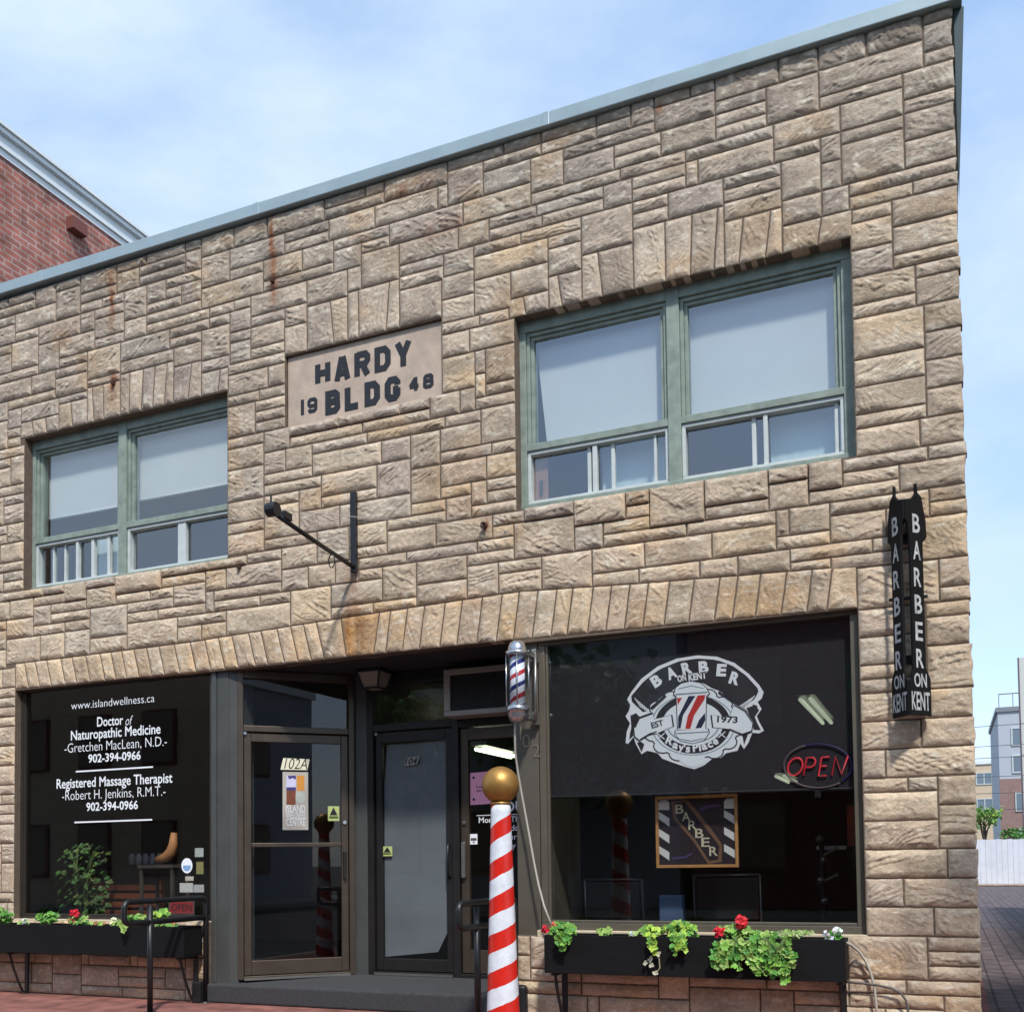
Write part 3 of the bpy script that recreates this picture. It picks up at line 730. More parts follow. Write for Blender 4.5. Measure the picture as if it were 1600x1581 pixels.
# ---- step with carpet, recess floor slightly rising
st = MB(); st.add([(-2.925, -.03, 0), (0.0, -.03, 0), (0.0, 1.28, 0), (-2.925, 1.28, 0), (-2.925, -.03, .162), (0, -.03, .162), (0, 1.28, .205), (-2.925, 1.28, .205)],
    [(0, 3, 2, 1), (4, 5, 6, 7), (0, 1, 5, 4), (1, 2, 6, 5), (2, 3, 7, 6), (3, 0, 4, 7)])
st.build('entrance_step', M_mat, BLD, bevel=0.02, seg=3)
sc_ = MB(); sc_.box(-3.02, -2.93, -.10, .03, 0, .185); sc_.build('step_cheek', M_black, BLD, bevel=.012)
sc_ = MB(); sc_.box(0.005, .10, -.09, -.012, 0, .26); sc_.build('step_cheek', M_black, BLD, bevel=.03, seg=4)

# ---- left shop window
def shop_window(x0, x1, z0, z1, yf, fw, fb, name, mt):
    f = MB()
    f.box(x0, x1, yf, yf+.07, z1-fw, z1); f.box(x0, x1, yf, yf+.07, z0, z0+fb)
    f.box(x0, x0+fw, yf+.001, yf+.07, z0+fb+.0005, z1-fw-.0005); f.box(x1-fw, x1, yf+.001, yf+.07, z0+fb+.0005, z1-fw-.0005)
    f.box(x0+fw, x1-fw, yf+.012, yf+.05, z0+fb+.0005, z0+fb+.022); f.box(x0+fw+.0005, x0+fw+.02, yf+.012, yf+.05, z0+fb+.023, z1-fw-.001)
    o = f.build(name, mt, BLD, bevel=.004)
    MB().box(x0+fw-.003, x1-fw+.003, yf+.03, yf+.038, z0+fb-.003, z1-fw+.003).build('pane', M_glass, o)
    return o
M_frame = mat('dark_bronze', lin(64, 58, 52), .4, .4, var=.1, vscale=5)
LW = shop_window(-5.26, -2.926, .675, 2.925, .07, .036, .05, 'shop_window', M_frame)
MB().box(-5.30, -2.93, .005, .069, .655, .70).build('window_sill', mat('stone_sill', lin(188, 172, 146), .9, var=.15, vscale=10, bump=.3), BLD, bevel=.008)
tl = MB()
def line(t, l, r, capz, shear=0., bold=.006, dz=0.0):
    a = WY(l[0], l[1], .098); b = WY(r[0], r[1], .098)
    d = Vector(b-a); wdt = d.length; d.normalize()
    add_text(tl, t, (a[0], .0985, a[2]+dz), wdt, capz, right=(1, 0, 0), bold=bold, shear=shear)
k = 1/2.3214
def zp(x, y): return (x*k, y*k+900)
line('www.islandwellness.ca', zp(258, 484), zp(560, 459), .074, bold=-.01)
line('Doctor', zp(352, 545), zp(446, 541), .088, bold=.012)
line('of', zp(455, 541), zp(482, 539), .088, shear=.3, bold=-.01)
line('Naturopathic Medicine', zp(257, 595), zp(582, 577), .090, bold=.012)
line('-Gretchen MacLean, N.D.-', zp(234, 641), zp(605, 622), .090, bold=-.01)
line('902-394-0966', zp(320, 676), zp(510, 668), .076, bold=.018)
line('Registered Massage Therapist', zp(205, 770), zp(625, 754), .090, bold=.012)
line('-Robert H. Jenkins, R.M.T.-', zp(225, 813), zp(600, 800), .090, bold=-.01)
line('902-394-0966', zp(313, 851), zp(500, 846), .076, bold=.018)
for a, b in ((zp(275, 709), zp(555, 694)), (zp(270, 893), zp(552, 885))):
    p0 = WY(*a, .098); p1 = WY(*b, .098); tl.box(p0[0], p1[0], .0975, .0985, p0[2]-.006, p0[2]+.008)
tl.build('lettering', M_letter, LW)
# small stickers low on the right of the pane
st1 = MB(); c = WY(292, 1352, .098)
st1.add([(c[0]+.062*math.cos(t), .0985, c[2]+.068*math.sin(t)) for t in [i*math.pi/12 for i in range(24)]], [tuple(range(24))], 0)
st1.add([(c[0]+.045*math.cos(t), .0978, c[2]-.01+.04*math.sin(t)) for t in [math.pi*.9+i*math.pi*1.2/12 for i in range(13)]], [tuple(range(13))], 1)
st1.build('round_sticker', [M_letter, mat('sticker_blue', lin(130, 165, 205), .5)], LW)
for (xa, ya, xb, yb), col in (((707, 985, 738, 1018), (150, 156, 150)), ((712, 1035, 738, 1080), (120, 116, 70)), ((672, 1088, 702, 1104), (170, 165, 150)), ((652, 1112, 700, 1146), (165, 165, 158)), ((702, 1118, 740, 1146), (150, 150, 148))):
    a = WY(xa*k, yb*k+900, .098); b = WY(xb*k, ya*k+900, .098)
    o = MB().box(a[0], b[0], .0972, .0985, a[2], b[2]).build('sticker', mat('sticker_%d' % col[0]+str(col[2]), lin(*col), .6, var=.3, vscale=60), LW)
op = MB(); a = WY(612*k, 1225*k+900, .098); b = WY(705*k, 1165*k+900, .098)
op.box(a[0], b[0], .0972, .0985, a[2], b[2], 0); op.box(a[0]+.012, b[0]-.012, .0962, .0971, a[2]+.01, a[2]+.11, 1)
add_text(op, 'OPEN', (a[0]+.03, .0958, a[2]+.03), b[0]-a[0]-.06, .06, bold=.02, mi=2); add_text(op, 'hours', (a[0]+.02, .0965, b[2]-.075), (b[0]-a[0])*.75, .045, mi=3)
op.build('hours_card', [mat('card_dark', lin(70, 68, 66), .6), mat('card_red', lin(120, 26, 24), .6), mat('card_ink', lin(40, 20, 20), .7), M_letter], LW)

# ---- right shop window
RW = shop_window(.185, 2.515, .665, 2.885, .055, .052, .055, 'shop_window', mat('taupe_frame', lin(98, 92, 80), .45, .3, var=.1, vscale=4))
MB().box(.165, 2.53, .0, .054, .605, .668).build('window_sill', mat('stone_sill', lin(188, 172, 146), .9), BLD, bevel=.008)
# dark mesh blind with the printed emblem
YB = .125
def mesh_blind():
    mt = bpy.data.materials.new('dark_mesh_blind'); mt.use_nodes = True; n = mt.node_tree; b = n.nodes['Principled BSDF']
    b.inputs['Base Color'].default_value = (*lin(36, 35, 41), 1); b.inputs['Roughness'].default_value = .9
    tr = n.nodes.new('ShaderNodeBsdfTransparent'); mxs = n.nodes.new('ShaderNodeMixShader'); mxs.inputs['Fac'].default_value = .88
    n.links.new(tr.outputs['BSDF'], mxs.inputs[1]); n.links.new(b.outputs['BSDF'], mxs.inputs[2]); n.links.new(mxs.outputs['Shader'], n.nodes['Material Output'].inputs['Surface'])
    return mt
rb = MB(); rb.add([(.25, YB, 1.675), (2.46, YB, 1.655), (2.46, YB, 2.84), (.25, YB, 2.84)], [(0, 1, 2, 3)]).build('roller_blind', mesh_blind(), RW)
br_ = MB(); br_.tube([(.25, YB, 1.672), (2.46, YB, 1.652)], .012, 10); br_.build('blind_bar', M_black, rb if False else RW)
# emblem, traced on the blind's own plane
kz = .25
def ep(x, y, lay): q = WY(x*kz+940, y*kz+1000, YB); return (q[0], YB-.0015-.0007*lay, q[2])
em = MB()
def shape(pts, lay, mi): 
    P = [ep(x, y, lay) for x, y in pts]
    n = len(P); a = sum(P[i][0]*P[(i+1) % n][2]-P[(i+1) % n][0]*P[i][2] for i in range(n))
    if a < 0: P = P[::-1]
    em.add(P, [tuple(range(n))], mi)
def ell(cx, cy, rx, ry, lay, mi, a0=0, a1=360, n=48, rot=0):
    shape([(cx+rx*math.cos(R(a0+(a1-a0)*i/n)), cy+ry*math.sin(R(a0+(a1-a0)*i/n))) for i in range(n)], lay, mi)
def ringseg(cx, cy, r0, r1, a0, a1, lay, mi, n=28, ky=1.0, tilt=0.0):
    for i in range(n):
        t0, t1 = R(a0+(a1-a0)*i/n), R(a0+(a1-a0)*(i+1)/n)
        q = [(r0, t0), (r1, t0), (r1, t1), (r0, t1)]
        shape([(cx+r*math.cos(t), cy-r*ky*math.sin(t)+tilt*r*math.cos(t)) for r, t in q], lay, mi)
outer = [(150, 640), (158, 570), (178, 520), (150, 475), (172, 440), (180, 405), (160, 370), (185, 325), (250, 240), (350, 165), (470, 115), (600, 95), (720, 103), (830, 142), (920, 210), (985, 280), (1013, 325), (1000, 365), (975, 385), (1000, 430), (970, 475), (985, 510), (1015, 565), (985, 582), (942, 578), (918, 640), (890, 680), (868, 645), (850, 690), (780, 705), (745, 735), (690, 742), (640, 782), (580, 806), (520, 790), (440, 762), (380, 740), (350, 705), (285, 690), (250, 712), (215, 650), (200, 605), (165, 648)]
shape(outer, 0, 0)
band_o = [(185, 350), (265, 255), (360, 183), (480, 133), (600, 114), (720, 123), (820, 160), (905, 222), (985, 310), (960, 365), (890, 420)]
band_i = [(830, 400), (745, 320), (690, 300), (640, 270), (560, 258), (490, 272), (450, 310), (380, 350), (310, 410), (265, 455), (190, 385)]
def strip(A, B, lay, mi):
    n = max(len(A), len(B))*3
    def samp(Pn, t):
        d = t*(len(Pn)-1); i = min(int(d), len(Pn)-2); f = d-i; return (Pn[i][0]*(1-f)+Pn[i+1][0]*f, Pn[i][1]*(1-f)+Pn[i+1][1]*f)
    for i in range(n):
        shape([samp(A, i/n), samp(A, (i+1)/n), samp(B, (i+1)/n), samp(B, i/n)], lay, mi)
strip(band_o, band_i[::-1], 1, 1)
# hatching on the ribbon ends
for i in range(6):
    x = 205+i*14; shape([(x, 360+i*12), (x+5, 360+i*12), (x+42, 420+i*9), (x+38, 421+i*9)], 2, 0)
    x = 955-i*14; shape([(x, 345+i*10), (x+5, 347+i*10), (x-44, 412+i*3), (x-48, 410+i*3)], 2, 0)
# folded tails
shape([(185, 470), (215, 455), (250, 490), (215, 520), (190, 500)], 1, 1); shape([(172, 625), (180, 570), (205, 590)], 1, 1)
shape([(222, 640), (250, 700), (268, 650), (245, 632)], 1, 1)
shape([(945, 400), (975, 410), (960, 460), (935, 445)], 1, 1); shape([(955, 500), (985, 550), (950, 560)], 1, 1); shape([(880, 590), (915, 590), (890, 655)], 1, 1)
shape([(180, 468), (236, 476), (216, 520), (206, 545), (196, 588), (176, 606), (186, 540)], .9, 1); shape([(905, 424), (962, 404), (985, 438), (958, 480), (974, 520), (996, 562), (950, 560), (945, 510)], .9, 1)
# pale gear ring, dark inner ring, pale disc
ell(572, 530, 293, 213, 1.4, 1)
for i in range(14):
    a = R(i*360/14+8); ell(572+262*math.cos(a), 530+192*math.sin(a), 60, 48, 1.45+.01*i, 1, n=16)
ell(572, 530, 285, 205, 1.95, 2)
ringseg(572, 530, 262, 256, 15, 165, 3.1, 3, n=24, ky=.72); ringseg(572, 530, 262, 256, 195, 345, 3.1, 3, n=24, ky=.72)
def under(pts, lay, k_=1.07, mi=1):
    cx_ = sum(p[0] for p in pts)/len(pts); cy_ = sum(p[1] for p in pts)/len(pts); shape([(cx_+(x-cx_)*k_, cy_+(y-cy_)*k_) for x, y in pts], lay, mi)
under([(205, 545), (235, 485), (320, 455), (330, 495), (435, 470), (445, 540), (350, 580), (300, 590), (240, 625), (210, 600)], 6.4)
under([(690, 470), (800, 480), (830, 400), (900, 440), (945, 510), (935, 570), (880, 590), (800, 555), (700, 545)], 6.4)
under([(470, 350), (655, 340), (650, 558), (478, 560)], 7.9, 1.06)
under([(455, 340), (465, 300), (500, 272), (560, 258), (620, 270), (655, 300), (672, 335), (655, 350), (470, 352)], 7.8, 1.07)
under([(465, 565), (665, 555), (672, 580), (640, 625), (570, 645), (500, 630), (462, 590)], 7.8, 1.06)
for i in range(14):
    a = R(i*360/14+8); ell(572+262*math.cos(a), 530+192*math.sin(a), 52, 40, 1.6+.06*i, 2, n=16)
shape([(480, 745), (540, 720), (600, 720), (670, 740), (640, 770), (580, 796), (520, 780)], 3.2, 2)
for a0, a1 in ((150, 205), (335, 385)): pass
ell(572, 525, 236, 182, 4, 1); ell(572, 520, 190, 138, 5, 2)
ringseg(572, 520, 168, 160, 200, 345, 6, 3, n=20, ky=.72)
# banners
shape([(205, 545), (235, 485), (320, 455), (330, 495), (435, 470), (445, 540), (350, 580), (300, 590), (240, 625), (210, 600)], 6.5, 2)
shape([(330, 497), (436, 478), (440, 535), (345, 566)], 7, 0)
shape([(690, 470), (800, 480), (830, 400), (900, 440), (945, 510), (935, 570), (880, 590), (800, 555), (700, 545)], 6.5, 2)
shape([(700, 478), (860, 500), (870, 560), (705, 540)], 7, 0)
for pts in ([(205, 545), (235, 485), (320, 455), (322, 462), (240, 492), (214, 548)], [(240, 618), (300, 582), (345, 568), (347, 574), (302, 592), (244, 625)], [(830, 402), (900, 442), (945, 512), (939, 514), (895, 448), (828, 410)], [(800, 552), (880, 584), (934, 566), (936, 573), (880, 593), (798, 560)]): shape(pts, 8, 1)
# the pole: cap, glass with stripes, base
shape([(455, 340), (465, 300), (500, 272), (560, 258), (620, 270), (655, 300), (672, 335), (655, 350), (470, 352)], 8, 2)
shape([(462, 336), (660, 322), (664, 330), (464, 345)], 8.5, 3); shape([(480, 303), (560, 283), (640, 300), (640, 305), (560, 289), (482, 309)], 8.5, 3)
shape([(470, 350), (655, 340), (650, 558), (478, 560)], 8.4, 0)
shape([(472, 362), (505, 360), (478, 405)], 9, 4)
shape([(545, 350), (588, 348), (510, 470), (495, 552), (480, 552), (480, 480)], 9, 5)
shape([(602, 346), (650, 342), (645, 370), (580, 470), (556, 554), (524, 554), (540, 475)], 9, 4)
shape([(648, 455), (650, 500), (625, 548), (588, 552), (610, 500)], 9, 5)
shape([(465, 565), (665, 555), (672, 580), (640, 625), (570, 645), (500, 630), (462, 590)], 9.2, 2)
shape([(465, 580), (668, 570), (668, 577), (466, 588)], 9.6, 3); shape([(495, 615), (560, 628), (640, 612), (640, 618), (560, 635), (496, 622)], 9.6, 3)
def etext(ch, x, y, hgt, wdt, ang, lay, mi, bold=.03):
    a = ep(x, y, lay); ca, sa = math.cos(R(ang)), math.sin(R(ang))
    scale = .25/215
    add_text(em, ch, a, wdt*scale*1.02, hgt*scale, right=(ca, 0, sa), up=(-sa, 0, ca), bold=bold, mi=mi)
for ch, x, y, ang in (('B', 336, 294, 27), ('A', 422, 244, 17), ('R', 512, 212, 9), ('B', 612, 202, 0), ('E', 718, 216, -10), ('R', 795, 260, -22)):
    etext(ch, x-2, y+4, 68, 60, ang+3, 3, 0, bold=.05)
etext('ON', 478, 262, 38, 54, 8, 3, 0, .04); etext('KENT', 545, 254, 40, 112, 4, 3, 0, .04)
etext('EST', 316, 552, 36, 78, 12, 8, 1, .03); etext('1973', 722, 512, 38, 124, -6, 8, 1, .03)
tx = [('R', 398, 650, -32, 46), ('a', 440, 680, -25, 36), ('y', 478, 698, -14, 36), ("'", 512, 706, -8, 10), ('s', 526, 708, -6, 28), ('P', 572, 706, 4, 36), ('l', 612, 702, 9, 12), ('a', 630, 696, 14, 34), ('c', 668, 684, 20, 32), ('e', 704, 666, 28, 32)]
for ch, x, y, a, wd in tx: etext(ch, x, y-10, 46 if ch in 'RPl' else 46, wd, a*.75, 6.4, 0, .04)
for cx, cy in ((372, 600), (752, 590)):
    for a in (40, -40):
        ca, sa = math.cos(R(a)), math.sin(R(a)); shape([(cx-30*ca-3*sa, cy-30*sa+3*ca), (cx+30*ca-3*sa, cy+30*sa+3*ca), (cx+30*ca+3*sa, cy+30*sa-3*ca), (cx-30*ca+3*sa, cy-30*sa-3*ca)], 6.6+a*.002, 0)
for pts in ([(300, 425), (395, 340), (408, 352), (320, 435)], [(735, 318), (830, 385), (822, 396), (728, 330)]): shape(pts, 6.3, 1); 
em.build('emblem', [M_letter, mat('emblem_black', lin(38, 36, 42), .7), mat('emblem_pale', lin(228, 236, 238), .7), mat('emblem_grey', lin(120, 136, 144), .7), mat('emblem_red', lin(190, 48, 44), .6), mat('emblem_navy', lin(30, 38, 66), .6)], RW)

# ---- entrance doors
M_dbronze = mat('door_bronze', lin(82, 72, 62), .38, .5, var=.12, vscale=6)
M_dblack = mat('door_dark', lin(44, 42, 42), .4, .4, var=.12, vscale=6)
def hit_local(px, py, A, B, off=0.0):
    """(u, z) on the upright plane through A,B"""
    q = WN(px, py, A, B); d = np.array([B[0]-A[0], B[1]-A[1]]); ln = np.linalg.norm(d); d = d/ln
    return float((q[0]-A[0])*d[0]+(q[1]-A[1])*d[1]), float(q[2])
A1, B1 = (-2.672, .085), (-1.930, .80)
ang1 = math.atan2(B1[1]-A1[1], B1[0]-A1[0]); LEN1 = math.hypot(B1[0]-A1[0], B1[1]-A1[1])
M1 = rotz_at(A1[0], A1[1], ang1)
zc = 2.345; zb_ = .225
f = MB(M1)                                         # frame with transom over the door
f.box(0, .05, -.03, .06, .19, 2.90); f.box(LEN1-.05, LEN1, -.03, .06, .19, 2.90)
f.box(.0505, LEN1-.0505, -.028, .06, zc+.012, zc+.065); f.box(.0505, LEN1-.0505, -.028, .06, 2.83, 2.90); f.box(.0505, LEN1-.0505, -.035, .06, .185, zb_-.006)
DF1 = f.build('door_frame', M_dbronze, BLD, bevel=.004)
q = MB(M1); q.box(.047, LEN1-.047, .02, .026, zc+.064, 2.832); q.build('transom_pane', M_glass, DF1)
u0, u1 = .056, LEN1-.056
def leaf(Mx, u0, u1, z0, z1, stile, top, bot, midz, mt, name='door'):
    d = MB(Mx)
    d.box(u0, u0+stile, -.012, .033, z0, z1); d.box(u1-stile, u1, -.012, .033, z0, z1)
    d.box(u0+stile+.0005, u1-stile-.0005, -.011, .032, z1-top, z1); d.box(u0+stile+.0005, u1-stile-.0005, -.011, .032, z0, z0+bot)
    if midz: d.box(u0+stile+.0005, u1-stile-.0005, -.014, .03, midz-.018, midz+.018)
    o = d.build(name, mt, BLD, bevel=.004)
    g_ = MB(Mx); g_.box(u0+stile-.004, u1-stile+.004, .008, .014, z0+bot-.004, z1-top+.004); g_.build('pane', M_glass, o)
    return o
D1 = leaf(M1, u0, u1, zb_, zc, .062, .075, .125, 1.36, M_dbronze)
th = MB(M1); th.box(.05, LEN1-.05, -.055, -.036, .186, .205); th.build('threshold', M_alu, D1)
hw = MB(M1); hw.box(u1-.05, u1-.02, -.040, -.0125, 1.05, 1.30); hw.build('door_pull', M_dblack, D1, bevel=.006)
lk = MB(M1); lk.tube([(u1-.035, -.0125, 1.56), (u1-.035, -.03, 1.56)], .017, 14); lk.build('lock', M_steel, D1)
hg = MB(M1); hg.tube([(u0+.008, -.0125, zc-.005), (u0+.008, -.03, zc-.005)], .014, 10); hg.build('pivot', M_steel, D1)
# number plate, poster, sticker on 102A's pane
k7 = 1/7.53
def q1(x, y): return hit_local(x*k7+360, y*k7+1130, A1, B1)
def plane_poly(mb, pts, y, mi=0):
    P = [(a, y, b) for a, b in pts]; n = len(P); ar = sum(P[i][0]*P[(i+1) % n][2]-P[(i+1) % n][0]*P[i][2] for i in range(n))
    mb.add(P if ar > 0 else P[::-1], [tuple(range(n))], mi)
np_ = MB(M1); pts = [q1(622, 405), q1(935, 420), q1(905, 548), q1(590, 542)]
plane_poly(np_, pts, .005, 0)
a = q1(632, 532); b = q1(905, 535); add_text(np_, '102A', (a[0], .0042, a[1]), b[0]-a[0], .095, bold=-.005, shear=.28, mi=1)
np_.build('number_plate', [mat('plate_cream', lin(226, 222, 196), .5), M_blackletter], D1)
po = MB(M1); plane_poly(po, [q1(615, 568), q1(915, 572), q1(918, 1250), q1(615, 1252)], .005, 0)
plane_poly(po, [q1(660, 612), q1(772, 612), q1(772, 770), q1(660, 770)], .0043, 1)
plane_poly(po, [q1(675, 615), q1(770, 612), q1(772, 660), q1(735, 640), q1(690, 655)], .0037, 2)
plane_poly(po, [q1(660, 750), q1(772, 748), q1(772, 785), q1(660, 785)], .0037, 2)
plane_poly(po, [q1(660, 786), q1(770, 786), q1(768, 955), q1(660, 955)], .0043, 3)
plane_poly(po, [q1(782, 612), q1(872, 612), q1(872, 790), q1(782, 790)], .0043, 4)
cq = q1(825, 870); po.add([(cq[0]+.045*math.cos(i*math.pi/10), .0043, cq[1]+.05*math.sin(i*math.pi/10)) for i in range(20)], [tuple(range(20))], 5)
for t, y, wx in (('ISLAND', 1040, (655, 880)), ('WELLNESS', 1118, (655, 882)), ('CENTRE', 1200, (660, 880))):
    a = q1(wx[0], y); b = q1(wx[1], y); add_text(po, t, (a[0], .0043, a[1]), b[0]-a[0], .062, bold=.0, mi=6)
po.build('poster', [mat('poster_grey', lin(178, 172, 162), .6), mat('poster_lilac', lin(200, 198, 226), .6), mat('poster_indigo', lin(62, 52, 120), .6), mat('poster_brown', lin(118, 62, 40), .6, var=.3, vscale=30), mat('poster_orange', lin(206, 140, 56), .6), mat('poster_mint', lin(180, 186, 176), .6), M_letter], D1)
def green_sticker(Mx, pa, pb, par):
    s_ = MB(Mx); plane_poly(s_, [(pa[0], pa[1]), (pb[0], pa[1]), (pb[0], pb[1]), (pa[0], pb[1])], .005, 0)
    w_, h_ = pb[0]-pa[0], pa[1]-pb[1]
    plane_poly(s_, [(pa[0]+.15*w_, pb[1]+.38*h_), (pa[0]+.5*w_, pb[1]+.93*h_), (pa[0]+.85*w_, pb[1]+.38*h_)], .0043, 1)
    plane_poly(s_, [(pa[0]+.1*w_, pb[1]+.16*h_), (pa[0]+.9*w_, pb[1]+.16*h_), (pa[0]+.9*w_, pb[1]+.32*h_), (pa[0]+.1*w_, pb[1]+.32*h_)], .0043, 2)
    s_.build('alarm_sticker', [mat('sticker_lime', lin(176, 188, 120), .6), M_blackletter, mat('sticker_green', lin(70, 90, 30), .6)], par)
green_sticker(M1, q1(1148, 972), q1(1282, 1145), D1)

# back wall of the recess: door 104 and door 102
f = MB()
f.box(-1.79, -1.725, .80, .92, .19, 2.90); f.box(-.935, -.868, .80, .92, .19, 2.90); f.box(-.05, -.011, .80, .92, .19, 2.90)
f.box(-1.7245, -.9355, .803, .92, 2.375, 2.44); f.box(-.8675, -.0505, .803, .92, 2.36, 2.425)
f.box(-1.7245, -.9355, .803, .92, 2.80, 2.90); f.box(-.8675, -.0505, .803, .92, 2.83, 2.90)
f.box(-1.7245, -.9355, .795, .92, .19, .222); f.box(-.8675, -.0505, .795, .92, .19, .222)
DF2 = f.build('door_frame', M_dblack, BLD, bevel=.004)
q = MB(); q.box(-1.728, -.932, .85, .856, 2.438, 2.802); q.build('transom_pane', M_glass, DF2)
q = MB(); q.box(-.8675, -.0505, .84, .86, 2.43, 2.829); q.build('transom_panel', M_dblack, DF2)
MB2 = Matrix.Translation((0, .84, 0))
D2 = leaf(MB2, -1.715, -.945, .228, 2.365, .062, .095, .108, None, M_dblack)
hw = MB(MB2); hw.tube([(-.975, -.012, 1.05), (-.975, -.05, 1.07), (-.975, -.05, 1.33), (-.975, -.012, 1.35)], .011, 8); hw.build('door_pull', M_black, D2, smooth=True)
hg = MB(MB2); hg.tube([(-1.70, -.0125, 2.352), (-1.70, -.03, 2.352)], .014, 10); hg.build('pivot', M_steel, D2)
th = MB(MB2); th.box(-1.72, -.94, -.06, -.046, .192, .212); th.build('threshold', M_alu, D2)
pn = MB(MB2)                                        # pale board leaning behind the glass, its lower right corner cut away
plane_poly(pn, [(-1.62, 2.26), (-1.0, 2.26), (-1.0, .62), (-1.12, .40), (-1.66, .345), (-1.65, 1.9)], .03, 0)
pn.build('privacy_film', mat('film_grey', lin(122, 130, 134), .5, var=.16, vscale=1.3), D2)
nb = MB(MB2); z_ = WY(632.5, 1192, .845); 
plane_poly(nb, [(-1.435, 2.055), (-1.30, 2.062), (-1.275, 2.135), (-1.41, 2.130)], .006, 0); add_text(nb, '104', (-1.425, .0052, 2.066), .13, .058, shear=.28, mi=1); nb.build('number_plate', [mat('plate_dim', lin(150, 150, 138), .5), M_blackletter], D2)
a = WY(597, 1322, .845); b = WY(613, 1337, .845); green_sticker(MB2, (a[0], a[2]), (b[0], b[2]), D2)
D3 = leaf(MB2, -.862, -.055, .228, 2.35, .075, .10, .20, None, M_dbronze)
hw = MB(MB2); hw.box(-.85, -.815, -.045, -.0125, 1.05, 1.36); hw.build('door_pull', M_alu, D3, bevel=.006)
lk = MB(MB2); lk.tube([(-.825, -.0125, 1.53), (-.825, -.03, 1.53)], .017, 14); lk.build('lock', M_steel, D3)
# pink notice and opening hours on 102
pk = MB(MB2); plane_poly(pk, [(-.777, 1.962), (-.44, 1.972), (-.44, 1.69), (-.78, 1.683)], .005, 0)
for x, z in ((-.745, 1.92), (-.745, 1.73)): pk.add([(x+.012*math.cos(i*.63), .0043, z+.012*math.sin(i*.63)) for i in range(10)], [tuple(range(10))], 1)
for i, t in enumerate(('Look for us', 'on the page')): add_text(pk, t, (-.72, .0043, 1.83-.035*i), .24, .022, mi=1)
pk.build('pink_notice', [mat('notice_pink', lin(244, 172, 200), .7), M_blackletter], D3)
hr = MB(MB2)
add_text(hr, 'HOURS', (-.56, .005, 1.615), .44, .085, bold=.02)
hr.box(-.72, -.13, .0042, .005, 1.585, 1.592)
for i, (t, x) in enumerate((('Monday - Thursday', -.70), ('Friday 8', -.50), ('Saturday 9', -.52), ('Sunday Closed', -.58))): add_text(hr, t, (x, .005, 1.525-.075*i), min(.58, .036*len(t)), .048, bold=.01)
hr.build('hours_lettering', M_letter, D3)
vs_ = MB(MB2); plane_poly(vs_, [(-.785, 1.43), (-.715, 1.43), (-.715, 1.34), (-.785, 1.34)], .005, 0); plane_poly(vs_, [(-.778, 1.395), (-.722, 1.395), (-.722, 1.372), (-.778, 1.372)], .0043, 1); plane_poly(vs_, [(-.762, 1.365), (-.738, 1.365), (-.75, 1.346)], .0043, 1)
vs_.build('card_sticker', [M_letter, M_pillar], D3)
#%%GEOM3
# ================================================================== THINGS ON THE FACADE
def arc(c, r, a0, a1, n, fn): return [fn(c[0]+r*math.cos(R(a0+(a1-a0)*i/n)), c[1]+r*math.sin(R(a0+(a1-a0)*i/n))) for i in range(n+1)]
# ---- window air conditioner over door 102
t = thing('air_conditioner', (-.45, .62, 2.43), 'pale boxy air conditioner with dark louvred front above the pink notice door', 'air conditioner')
c = MB(); x0, x1, z0, z1, y0 = -.905, -.12, 2.432, 2.835, .60
c.box(x0, x1, y0+.03, .839, z0, z1)
c.box(x0, x1, y0, y0+.029, z1-.05, z1); c.box(x0, x1, y0, y0+.029, z0, z0+.045); c.box(x0, x0+.06, y0, y0+.029, z0+.0455, z1-.0505); c.box(x1-.06, x1, y0, y0+.029, z0+.0455, z1-.0505)
c.build('case', mat('ac_cream_shaded', lin(150, 147, 138), .5, var=.1, vscale=5), t, bevel=.006)  # cream darkened in its base colour for the shade of the recess
g = MB(); g.box(x0+.0605, x1-.0605, y0+.0262, y0+.0295, z0+.0455, z1-.0505)
for i in range(18): g.box(x0+.061, x1-.061, y0+.012, y0+.026, z0+.05+i*.0168, z0+.058+i*.0168)
for i in range(1, 5): g.box(x0+.061+i*.133, x0+.065+i*.133, y0+.008, y0+.0115, z0+.046, z1-.051)
g.build('grille', mat('ac_grille', lin(44, 44, 47), .6), t)
# ---- lantern under the soffit
P0 = (-1.62, .66)
t = thing('ceiling_lamp', (P0[0], P0[1], 2.70), 'square tapered porch lamp with frosted panes under the entrance soffit', 'lamp')
f = MB(); g = MB()
ha, hb, zt, zb2 = .115, .075, 2.875, 2.735
for sx, sy in ((-1, -1), (1, -1), (1, 1), (-1, 1)): f.tube([(P0[0]+sx*ha, P0[1]+sy*ha, zt), (P0[0]+sx*hb, P0[1]+sy*hb, zb2)], .010, 6)
f.box(P0[0]-ha-.012, P0[0]+ha+.012, P0[1]-ha-.012, P0[1]+ha+.012, zt, 2.904)
for (ax, ay), (bx, by) in (((-1, -1), (1, -1)), ((1, -1), (1, 1)), ((1, 1), (-1, 1)), ((-1, 1), (-1, -1))): f.tube([(P0[0]+ax*hb, P0[1]+ay*hb, zb2), (P0[0]+bx*hb, P0[1]+by*hb, zb2)], .010, 6)
f.build('frame', M_black, t)
i_ = .006
g.add([(P0[0]+s*(h-i_), P0[1]+q*(h-i_), z) for h, z in ((ha, zt-.001), (hb, zb2)) for s, q in ((-1, -1), (1, -1), (1, 1), (-1, 1))], [(0, 1, 5, 4), (1, 2, 6, 5), (2, 3, 7, 6), (3, 0, 4, 7), (4, 5, 6, 7)])
g.build('pane', mat('frosted_glass', lin(150, 138, 126), .5), t)
